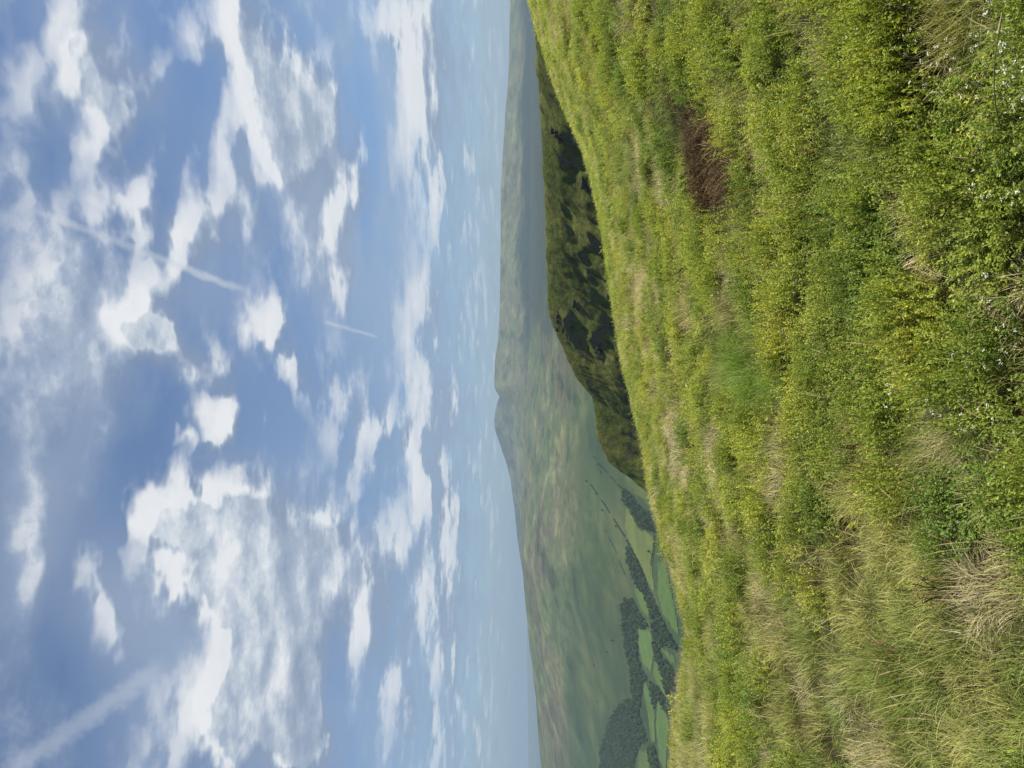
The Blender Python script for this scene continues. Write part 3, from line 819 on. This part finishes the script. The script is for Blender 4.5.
def crag_hit(px, py):
    a, b = ray(px, py)
    ys = np.linspace(70, 520, 1800); d = crag_z(a * ys, ys) - b * ys
    ok = d > 0; k = np.argmax(ok) if ok.any() else 1500
    return a * ys[k], ys[k], b * ys[k]
def rock_mat():
    m, nt = material('dark_sandstone')
    geo = nt.node('ShaderNodeNewGeometry'); tc = nt.node('ShaderNodeTexCoord')
    n1 = nt.noise(geo.outputs['Position'], .8, 7, .7); n2 = nt.noise(geo.outputs['Position'], 4, 5, .7)
    c = nt.ramp(n1, [(.3, (.022, .020, .014)), (.5, (.060, .056, .040)), (.7, (.14, .128, .095))])
    c = nt.mix(nt.rng(n2, .55, .66, 0, .7), c, (.045, .055, .018, 1))
    finish(nt, principled(nt, c, .9, .1, bump(nt, nt.math('ADD', n1, n2), 1, .4))); return m
M_ROCK = rock_mat()
def outcrop(cx_, cy_, W, H, label, seed):
    """a broken cliff: bedded blocks in a few courses, cracked by upright joints"""
    random.seed(seed)
    x, y, z = crag_hit(cx_, cy_)
    i = np.argmin((_cd[:, 0] - x) ** 2 + (_cd[:, 1] - y) ** 2)
    t = vec(_tan[i, 0], _tan[i, 1], 0); t /= np.linalg.norm(t); n = vec(-t[1], t[0], 0)
    v, f = [], []
    courses = max(3, int(H / 1.3)); hh = H / courses
    for c in range(courses):
        s = -W / 2 + r_(0, 1)
        zz = -H / 2 + c * hh
        while s < W / 2:
            w = r_(1.0, 2.8); 
            if random.random() < .86:
                dep = r_(-.5, .6) - (zz + H / 2) * .58 + 1.2
                o_ = len(v)
                q = lambda: r_(-.16, .16)
                a, b = s + .08, s + w - .06; h1 = hh * r_(.82, 1.0)
                for (sa, da, za) in [(a, -4, 0), (b, -4, 0), (b, dep, 0), (a, dep, 0), (a, -4, h1), (b, -4, h1), (b, dep - .25, h1), (a, dep - .25, h1)]:
                    v.append(t * (sa + q()) + n * (da + q()) + vec(0, 0, zz + za + q() * .6))
                f += [tuple(o_ + k for k in q_) for q_ in [(3, 2, 1, 0), (4, 5, 6, 7), (0, 1, 5, 4), (1, 2, 6, 5), (2, 3, 7, 6), (3, 0, 4, 7)]]
            s += w
    o = mesh_np('rock_outcrop', v, f, M_ROCK, smooth=False); o.location = (x, y, z)
    bv = o.modifiers.new('bevel', 'BEVEL'); bv.width = .12; bv.segments = 1
    tag(o, label, 'rock outcrop', 'rock outcrops on the shaded crag')
outcrop(565, 324, 19, 8, 'broad dark rock cliff just under the crest of the crag', 71)
outcrop(579, 306, 8, 5.5, 'small dark rock buttress below and beside the broad cliff', 72)
outcrop(590, 185, 9, 5, 'dark rock face low on the crag just above the grassy brow', 73)
outcrop(600, 352, 10, 3.5, 'low grey rock band in the middle of the crag slope', 74)
outcrop(556, 132, 6, 3, 'small rock rib high on the near end of the crag', 75)

# ------------------------------------------------------------------ valley and moorland hills
DR = np.array([500, 900, 1300, 1800, 2300, 2800, 3500, 4300, 5200, 6200, 7500, 9000.])
VT = {  # photo y : photo x of the ground at those distances
 -300: (980, 840, 720, 660, 620, 590, 566, 556, 549, 541, 533, 540),
 0:   (980, 840, 720, 660, 620, 590, 566, 553, 546, 538, 529, 533),
 200: (980, 840, 720, 660, 620, 592, 567, 555, 547, 538, 529, 533),
 300: (980, 840, 722, 662, 622, 596, 570, 557, 548, 538, 528, 532),
 400: (980, 845, 730, 670, 630, 605, 580, 562, 547, 536, 526, 530),
 450: (980, 845, 735, 675, 634, 606, 580, 559, 543, 531, 523, 528),
 500: (980, 850, 740, 680, 637, 607, 578, 555, 538, 524, 521, 530),
 560: (980, 855, 745, 688, 641, 608, 574, 550, 531, 518, 527, 538),
 620: (980, 855, 750, 694, 648, 616, 582, 556, 530, 525, 534, 545),
 690: (980, 855, 750, 692, 650, 623, 591, 562, 539, 534, 541, 550),
 768: (980, 855, 750, 692, 655, 632, 601, 569, 545, 541, 546, 552),
 900: (980, 855, 750, 692, 660, 640, 612, 582, 556, 551, 553, 556),
 1200:(980, 855, 750, 692, 662, 644, 620, 594, 570, 562, 560, 560)}
_vu = []; _vz = []
for py in sorted(VT):
    row = []
    for d, px in zip(DR, VT[py]):
        a, b = ray(px, py); row.append(b * d)
    _vu.append(ray(560, py)[0]); _vz.append(row)
_vu = np.array(_vu)[::-1]; _vz = np.array(_vz)[::-1]
LU = np.linspace(-1.05, .9, 300); LD = np.geomspace(500, 9000, 260)
_tmp = np.stack([np.interp(LU, _vu, _vz[:, k]) for k in range(len(DR))], 1)
_tab = np.stack([np.interp(np.log(LD), np.log(DR), _tmp[i]) for i in range(len(LU))], 0)
for _ in range(1):
    _tab = np.stack([_smooth(_tab[i], 5) for i in range(len(LU))], 0)
    _tab = np.stack([_smooth(_tab[:, k], 5) for k in range(len(LD))], 1)
def valley_z(x, y):
    x = np.asarray(x, float); y = np.asarray(y, float)
    u = np.clip(x / np.maximum(y, 1), LU[0], LU[-1]); d = np.clip(y, LD[0], LD[-1])
    fi = (u - LU[0]) / (LU[1] - LU[0]); fj = np.log(d / LD[0]) / math.log(LD[1] / LD[0])
    i = np.clip(fi.astype(int), 0, len(LU) - 2); j = np.clip(fj.astype(int), 0, len(LD) - 2)
    a = fi - i; b = fj - j
    z = (_tab[i, j] * (1 - a) + _tab[i + 1, j] * a) * (1 - b) + (_tab[i, j + 1] * (1 - a) + _tab[i + 1, j + 1] * a) * b
    amp = sst(1800, 4200, y)
    z = z + amp * (20 * fbm(x / 900, y / 900, 4, .5, 51) - 26 * np.maximum(ridged(x / 620, y / 1500, 4, .5, 52) - .35, 0) * (1 - sst(5000, 6500, y)))
    return z + 2.5 * fbm(x / 160, y / 160, 4, .5, 53)
def far_hit(px, py):
    a, b = ray(px, py)
    ys = np.geomspace(520, 8800, 1500); d = valley_z(a * ys, ys) - b * ys
    # first crossing from above after the hidden near part
    ok = d > 0; k = np.argmax(ok) if ok.any() else 1300
    return a * ys[k], ys[k]
def moor_mat(name, greenish, brown, seed):
    m, nt = material(name)
    geo = nt.node('ShaderNodeNewGeometry'); pos = nt.vmath('ADD', geo.outputs['Position'], (seed * 911.0, seed * 377.0, 0))
    p2 = nt.vmath('MULTIPLY', pos, (1.0, .55, 1.0))
    n1 = nt.noise(p2, .0013, 6, .6, .3); n2 = nt.noise(p2, .0040, 8, .64, .2); n3 = nt.noise(pos, .03, 6, .7)
    c = nt.ramp(n1, [(.28, (.045, .068, .028)), (.42, greenish), (.50, (.095, .105, .046)), (.56, brown), (.64, (.070, .078, .036)), (.74, (.060, .066, .036))])
    c = nt.mix(nt.rng(n2, .50, .74, 0, .75), c, (.215, .210, .095, 1))
    c = nt.mix(nt.rng(n2, .47, .33, 0, .8), c, (.030, .045, .020, 1))
    n5 = nt.noise(p2, .0125, 9, .72, .3)
    c = nt.vmath('SCALE', c, scale=nt.rng(n5, .34, .66, .62, 1.38, 'LINEAR'))
    c = nt.mix(nt.rng(n5, .60, .70, 0, .45), c, (.19, .175, .085, 1))
    c = nt.mix(nt.rng(n3, .55, .75, 0, .55), c, (.030, .040, .018, 1))
    z = nt.node('ShaderNodeSeparateXYZ'); nt.l.new(geo.outputs['Position'], z.inputs[0])
    if seed == 2:                      # cloud shadow painted into the colour low on the ridge, grass above
        zz = nt.math('ADD', z.outputs[2], nt.math('MULTIPLY', nt.math('SUBTRACT', n1, .5), 420.0))
        c = nt.mix(nt.math('MULTIPLY', nt.rng(zz, 150.0, 60.0), nt.rng(z.outputs[0], -300.0, 700.0)), c, (.024, .034, .020, 1))
    if seed == 1:  # the same cloud shadow, darkened into the far right of the moor colour
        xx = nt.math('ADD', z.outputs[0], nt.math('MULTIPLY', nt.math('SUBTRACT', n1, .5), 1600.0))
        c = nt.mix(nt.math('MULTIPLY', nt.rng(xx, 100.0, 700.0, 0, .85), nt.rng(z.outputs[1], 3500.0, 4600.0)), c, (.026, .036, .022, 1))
    low = nt.rng(z.outputs[2], -170, -250)
    lc = nt.ramp(n2, [(.35, (.030, .052, .022)), (.5, (.042, .068, .026)), (.62, (.070, .090, .034))])
    c = nt.mix(nt.math('MULTIPLY', low, .85), c, lc)
    c = nt.vmath('SCALE', c, scale=.80)
    finish(nt, principled(nt, c, 1.0, .0, bump(nt, n3, .6, 6.0)))
    return m
def build_valley():
    nu, nd = 420, 360
    u = np.linspace(LU[0], LU[-1], nu); d = np.geomspace(500, 9000, nd)
    Y = np.repeat(d[:, None], nu, 1); X = u[None] * Y
    Z = valley_z(X, Y)
    o = mesh_np('valley_and_moor', np.stack([X, Y, Z], -1).reshape(-1, 3), grid_faces(nd, nu))
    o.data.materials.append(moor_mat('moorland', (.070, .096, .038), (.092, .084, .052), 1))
    tag(o, 'broad moorland hill and valley side in the middle distance', 'hill', kind='structure')
build_valley()
def ridge(name, outline, D, front, back, label, base, mat, namp=1.0, seed=0):
    """a far hill with a crest line, an even front slope and a back slope"""
    us, zs = [], []
    for (py, px) in outline:
        a, b = ray(px, py); us.append(a); zs.append(b * D)
    us = np.array(us)[::-1]; zs = np.array(zs)[::-1]
    nu, nd = 1100, 120
    u = np.linspace(us[0], us[-1], nu); zc = np.interp(u, us, zs)
    zc = _smooth(zc, 1)
    d = np.concatenate([np.linspace(D - front, D, 80), np.linspace(D, D + back, 41)[1:]])
    Y = np.repeat(d[:, None], nu, 1); X = u[None] * D + (Y - D) * u[None] * 1.0
    s = np.where(Y <= D, (Y - (D - front)) / front, 1 - (Y - D) / back)
    prof = s ** 1.25 * (1.0 - .15 * np.sin(s * math.pi))
    Z = base + (zc[None] - base) * prof
    amp = (1 - s ** 6) * sst(0, .2, s)
    Z = Z + amp * namp * (-30 * np.maximum(ridged(X / 700 , Y / 2200, 4, .5, seed), 0) + 16 * fbm(X / 500, Y / 500, 4, .5, seed + 1))
    o = mesh_np(name, np.stack([X, Y, Z], -1).reshape(-1, 3), grid_faces(len(d), nu)); o.data.materials.append(mat)
    tag(o, label, 'hill', kind='structure')
ridge('plateau_ridge', [(-300,514),(-100,512),(0,510),(60,509),(80,508),(110,505.5),(150,503),(190,500.7),(240,500.6),(290,500),(320,499.3),(340,498),(352,496),(364,494.6),(386,494.2),(390,495.5),(396,499),(404,504),(412,507),(430,509.5),(450,513),(480,517),(520,521),(560,526),(640,545)],
      9600, 2900, 2500, 'long flat topped far ridge ending in a notched edge', -60, moor_mat('far_moor', (.110, .130, .055), (.120, .115, .060), 2), 1.0, 61)
ridge('far_peak', [(350,520),(385,505),(393,501),(402,497.5),(412,495),(420,494.3),(428,494.7),(433,496),(440,498.5),(452,502.5),(465,507),(480,510.5),(510,514.5),(540,517.5),(600,527),(680,545)],
      11800, 2500, 2500, 'blue far peak behind the end of the plateau ridge', -80, moor_mat('peak_moor', (.030, .036, .024), (.035, .035, .028), 3), .8, 65)
ridge('distant_hills', [(-400,523),(0,524),(200,523),(400,524),(520,525),(600,526.5),(680,527.5),(768,528.5),(900,527),(1200,526)],
      30000, 6000, 6000, 'faint blue line of distant hills on the horizon', -400, moor_mat('distant_moor', (.08, .09, .04), (.08, .08, .05), 4), 1.0, 69)
def plain():
    rr = np.concatenate([[0], np.geomspace(300, 90000, 60)]); th = np.linspace(0, 2 * math.pi, 97)
    X = rr[:, None] * np.sin(th)[None]; Y = rr[:, None] * np.cos(th)[None]; Z = np.full_like(X, -405.0)
    o = mesh_np('lowland', np.stack([X, Y, Z], -1).reshape(-1, 3), grid_faces(*X.shape)[:, ::-1])
    o.data.materials.append(moor_mat('lowland_fields', (.07, .10, .04), (.09, .10, .05), 5))
    tag(o, 'flat green lowland reaching to the horizon', 'ground', kind='structure')
plain()

# ------------------------------------------------------------------ fields, woods, hedges and trees in the valley
def inpoly(x, y, poly):
    c = np.zeros(x.shape, bool); n = len(poly)
    for i in range(n):
        x1, y1 = poly[i]; x2, y2 = poly[(i + 1) % n]
        if abs(y2 - y1) < 1e-9: continue
        c ^= ((y1 > y) != (y2 > y)) & (x < (x2 - x1) * (y - y1) / (y2 - y1) + x1)
    return c
FIELDS = [
 ([(626.5,506.5),(633,514.7),(638,525.7),(654.8,535),(654,549),(652,560),(656,596),(649,584),(638,560),(628,538),(625,526)], (.115,.160,.042)),
 ([(657.5,560),(666,560),(676,609),(680,640),(664,617),(657.5,592)], (.080,.150,.036)),
 ([(634.5,580),(641,587),(649,603),(651,623),(641,609),(636,595)], (.085,.155,.038)),
 ([(638.6,626),(651,630),(655,649),(652,674),(644,666),(638.6,644)], (.095,.170,.042)),
 ([(655,652),(661.6,668),(667,695),(668,702),(657.6,685),(653.5,674)], (.090,.160,.040)),
 ([(660,644),(676,655),(676,668),(664,655)], (.085,.150,.040)),
 ([(644,676),(651,690),(655,712),(656,744),(652,747),(648,712),(644,693)], (.085,.150,.040)),
 ([(657.6,695),(667,712),(670,722),(668,750),(666,775),(660,760),(656,722)], (.080,.150,.040)),
 ([(638.6,750),(646.7,747),(654,770),(650,800),(637,790)], (.080,.135,.038)),
 ([(624,469),(640,480),(655,500),(656,513),(638,496),(627,484)], (.080,.120,.036))]
def field_mat(c, k):
    m, nt = material('pasture'); geo = nt.node('ShaderNodeNewGeometry')
    n = nt.noise(geo.outputs['Position'], .012, 6, .65); n2 = nt.noise(geo.outputs['Position'], .11, 4, .6)
    c = (c[0] * .76, c[1] * .70, c[2] * .72)
    cc = nt.mix(nt.rng(n, .35, .65), (c[0] * .85, c[1] * .86, c[2] * .95, 1), (c[0] * 1.2, c[1] * 1.08, c[2] * 1.1, 1))
    cc = nt.mix(nt.rng(n2, .45, .7, 0, .5), cc, (c[0] * .6, c[1] * .62, c[2] * .6, 1))
    finish(nt, principled(nt, cc, 1, 0)); return m
def draped(name, poly, c, k, lift=1.5):
    W = [far_hit(*p) for p in poly]
    # outline refined, then filled with a grid cut to the outline
    xs = np.array([p[0] for p in W]); ys = np.array([p[1] for p in W])
    st = 9.0
    gx = np.arange(xs.min(), xs.max() + st, st); gy = np.arange(ys.min(), ys.max() + st, st)
    if len(gx) * len(gy) > 160000:
        st *= math.sqrt(len(gx) * len(gy) / 160000); gx = np.arange(xs.min(), xs.max() + st, st); gy = np.arange(ys.min(), ys.max() + st, st)
    X, Y = np.meshgrid(gx, gy); jx = 4 * fbm(X / 60, Y / 60, 2); inside = inpoly(X + jx, Y + jx, W)
    F = grid_faces(*X.shape); keep = inside.ravel()[F].all(1); F = F[keep]
    used, inv = np.unique(F.ravel(), return_inverse=True)
    V = np.stack([X, Y, valley_z(X, Y) + lift], -1).reshape(-1, 3)[used]
    o = mesh_np(name, V, inv.reshape(-1, 4), field_mat(c, k)); tag(o, 'small green pasture among woods in the valley', 'field', kind='structure')
for k, (poly, c) in enumerate(FIELDS): draped('field', poly, c, k)

def tree_foliage_mat():
    m, nt = material('woodland_leaf')
    oi = nt.node('ShaderNodeAttribute', attribute_name='tint', attribute_type='INSTANCER')
    ob = nt.node('ShaderNodeObjectInfo')
    lv = nt.node('ShaderNodeAttribute', attribute_name='leafcol', attribute_type='GEOMETRY')
    c = nt.vmath('MULTIPLY', lv.outputs['Vector'], (.042, .068, .018))
    c = nt.vmath('SCALE', c, scale=nt.rng(ob.outputs['Random'], 0, 1, .55, 1.35, 'LINEAR'))
    finish(nt, principled(nt, c, .8, .1)); return m
M_TREE = tree_foliage_mat()
def bark_mat():
    m, nt = material('bark'); geo = nt.node('ShaderNodeNewGeometry')
    finish(nt, principled(nt, nt.ramp(nt.noise(geo.outputs['Position'], 2.0, 5), [(.3, (.05, .04, .03)), (.7, (.12, .10, .08))]), .9, .1)); return m
M_BARK = bark_mat()
def crown_mesh(seed, H=11.0, W=8.5, n=230, name='tree_crown', link=False, mat=None, lobes=7):
    random.seed(seed); T = Tri()
    L = [(vec(r_(-.28, .28) * W, r_(-.28, .28) * W, H * r_(.35, .78)), r_(.20, .34) * W) for k in range(lobes)]
    for k in range(n):
        c, r = random.choice(L)
        d = vec(random.gauss(0, 1), random.gauss(0, 1), random.gauss(0, 1)); d /= np.linalg.norm(d)
        p = c + d * r * r_(.7, 1.08)
        nn = d + vec(random.gauss(0, .4), random.gauss(0, .4), random.gauss(0, .4)); nn /= np.linalg.norm(nn)
        a = np.cross(nn, vec(random.gauss(0, 1), random.gauss(0, 1), random.gauss(0, 1))); a /= np.linalg.norm(a); b = np.cross(nn, a)
        s = W * r_(.07, .13); f = r_(.7, 1.35)
        T.quad([p - a * s, p - b * s * .8, p + a * s, p + b * s * .8], (f, f, f))
    return T.make(name, mat or M_TREE)
TREE_SRC = source_collection('wood_sources', [crown_mesh(700 + k) for k in range(6)])
WOODS = [
 ([(600.7,768),(602,744),(611.5,717),(625,699.5),(638.6,701),(641,717),(648,739),(638.6,747),(636,768),(632,800),(606,800)], 'large dark wood on the lower slope at the edge of the view'),
 ([(622,606),(630.5,595),(641,611.5),(649.5,625),(638.6,628),(638.6,647),(642.7,668),(649.5,679),(644,682),(641,706),(632,695.5),(632,668),(625,641)], 'long wood along the top of the valley fields'),
 ([(628,540),(640,561),(649,585),(657.5,604),(671,633),(679,649),(660,644),(653.5,633),(649,603),(634.5,579),(627,556)], 'narrow strip of woodland running down between two pastures'),
 ([(624,489),(633,493),(640,505.6),(651,513),(660,531),(647.5,530),(638,524),(634.7,513),(624.7,502)], 'dark wood in the gully below the end of the crag'),
 ([(653.5,641),(660,644),(664,657.6),(676,671),(676,690),(667,695.5),(661.6,668),(655,652)], 'belt of trees low in the valley behind the brow'),
 ([(652,679),(657.6,685),(670,703),(672,716),(657.6,696),(655,712),(651,690)], 'thin forked belt of trees between the lowest pastures'),
 ([(649,747),(656,747),(664,790),(655,790)], 'narrow tree belt beside the big wood at the valley bottom')]
def wood(poly, label, dens=1 / 62.0):
    W = [far_hit(*p) for p in poly]
    xs = np.array([p[0] for p in W]); ys = np.array([p[1] for p in W])
    n = int((xs.max() - xs.min()) * (ys.max() - ys.min()) * dens)
    n = min(n, 160000)
    x = rng.uniform(xs.min(), xs.max(), n); y = rng.uniform(ys.min(), ys.max(), n)
    k = inpoly(x + 10 * fbm(x / 50, y / 50, 3), y + 16 * fbm(x / 50, y / 50, 3, .5, 3), W); x, y = x[k], y[k]
    n = len(x); s = rng.uniform(.45, 1.3, n)
    scatter('woodland', np.stack([x, y, valley_z(x, y) - .8], -1), np.stack([np.zeros(n), np.zeros(n), rng.random(n) * 6.28], -1),
            np.stack([s, s, s * rng.uniform(.8, 1.2, n)], -1), np.ones((n, 3)), TREE_SRC, label, 'wood', M_TREE)
    return n
for poly, label in WOODS: wood(poly, label)
# hedges: each one mesh of bushy leaf clumps along its line
def hedge(line, label, h=5.0, gap=.25, seed=0):
    random.seed(seed); T = Tri()
    W = [vec(*far_hit(*p)) for p in line]
    o0 = W[0]; z0 = float(valley_z(o0[0], o0[1]))
    for a, b in zip(W[:-1], W[1:]):
        L = np.linalg.norm(b - a); n = int(L / 3.0)
        for k in range(n):
            if vnoise(k / 14.0 + seed * 3.3, seed * 1.7) < gap: continue
            p = a + (b - a) * (k + r_(0, 1)) / n
            hh = h * r_(.5, 1.2)
            z = float(valley_z(p[0], p[1]))
            for q in range(9):
                c = vec(p[0] - o0[0] + r_(-2, 2), p[1] - o0[1] + r_(-2, 2), z - z0 + hh * r_(.05, 1))
                nn = vec(random.gauss(0, 1), random.gauss(0, 1), random.gauss(0, 1) + .4); nn /= np.linalg.norm(nn)
                e = np.cross(nn, vec(random.gauss(0, 1), random.gauss(0, 1), random.gauss(0, 1))); e /= np.linalg.norm(e); g = np.cross(nn, e)
                s = r_(.7, 1.5); f = r_(.7, 1.3)
                T.quad([c - e * s, c - g * s, c + e * s, c + g * s], (f, f, f))
    o = T.make('hedge', M_TREE); COL.objects.link(o); o.location = (o0[0], o0[1], z0)
    tag(o, label, 'hedge', 'hedges in the valley')
hedge([(655.5,533),(655,548),(653,563)], 'hedge along the low side of the long pale pasture', 7, .2, 1)
hedge([(590,482),(600,497),(612,515),(627,538)], 'long thin hedge climbing the slope above the pale pasture', 5, .45, 2)
hedge([(593,455),(604,468),(618,484),(626,490)], 'broken hedge line nearest to the end of the crag', 7, .4, 3)
hedge([(606,530),(616,550),(626,575)], 'faint hedge on the open slope above the strip of woodland', 4, .4, 4)
# single trees
def make_tree():
    root = empty('tree', (0, 0, 0))
    v, f = [], []
    for i, (z, r) in enumerate([(-.5, .5), (1.5, .36), (3.5, .3), (6, .16)]):
        for q in range(7): v.append(vec(r * math.cos(q * .8976), r * math.sin(q * .8976), z))
    for i in range(3):
        for q in range(7): f.append((i * 7 + q, i * 7 + (q + 1) % 7, i * 7 + 7 + (q + 1) % 7, i * 7 + 7 + q))
    mesh_np('trunk', v, f, M_BARK, parent=root)
    c = crown_mesh(801, 11, 9, 260, 'crown'); COL.objects.link(c); c.parent = root
    return root
TREES = [(599,464,'lone tree highest up the slope beside the crag end'),(602,472,'second lone tree just below the highest one near the crag'),
 (588,481,'small tree at the top end of the long thin hedge'),(597,494,'tree beside the upper part of the long thin hedge'),(604,510,'tree half way down the long thin hedge'),
 (618,526,'larger tree at the lower end of the long thin hedge'),(651,551,'round tree on the low side of the pale pasture'),(653,565,'tree at the lower corner of the pale pasture'),
 (595,665,'dot of a tree alone on the open moor slope'),(598,702,'lone tree on the open slope above the big wood'),(614,640,'tree standing above the long wood'),(608,652,'small tree on the slope above the long wood')]
t0 = make_tree()
for k, (px, py, lab) in enumerate(TREES):
    x, y = far_hit(px, py)
    if k == 0: r = t0
    else:
        r = t0.copy(); COL.objects.link(r)
        for ch in list(t0.children):
            c = ch.copy(); COL.objects.link(c); c.parent = r
    s = random.uniform(.7, 1.15); r.scale = (s, s, s * random.uniform(.85, 1.1)); r.rotation_euler = (0, 0, random.random() * 6)
    r.location = (x, y, float(valley_z(x, y)))
    tag(r, lab, 'tree', 'single trees on the valley side')

# ------------------------------------------------------------------ haze
def build_haze():
    x0, x1, y0, y1, z0, z1 = -42000, 42000, -3000, 46000, -406, 900
    v = [(x, y, z) for z in (z0, z1) for y in (y0, y1) for x in (x0, x1)]
    f = [(0, 2, 3, 1), (4, 5, 7, 6), (0, 1, 5, 4), (2, 6, 7, 3), (0, 4, 6, 2), (1, 3, 7, 5)]
    o = mesh_np('haze', v, f, smooth=False)
    m = bpy.data.materials.new('haze_air'); m.use_nodes = True; m.node_tree.nodes.clear(); nt = NT(m.node_tree)
    pv = nt.node('ShaderNodeVolumePrincipled')
    pv.inputs['Density'].default_value = 5.8e-5; pv.inputs['Color'].default_value = (.365, .47, .595, 1); pv.inputs['Anisotropy'].default_value = .1
    out = nt.node('ShaderNodeOutputMaterial'); nt.l.new(pv.outputs[0], out.inputs['Volume'])
    o.data.materials.append(m); tag(o, 'thin blue summer haze filling the air over the valley', 'haze', kind='stuff')
build_haze()

# ------------------------------------------------------------------ render settings
vs = scene.view_settings
scene.display_settings.display_device = 'sRGB'
vs.view_transform = 'Standard'; vs.look = 'None'; vs.gamma = 1.0; vs.exposure = 0.85; vs.use_curve_mapping = False
cy_ = scene.cycles
cy_.max_bounces = 5; cy_.diffuse_bounces = 2; cy_.glossy_bounces = 1; cy_.transmission_bounces = 3; cy_.volume_bounces = 1
cy_.use_denoising = True
try:
    cy_.denoiser = 'OPENIMAGEDENOISE'
except Exception: pass
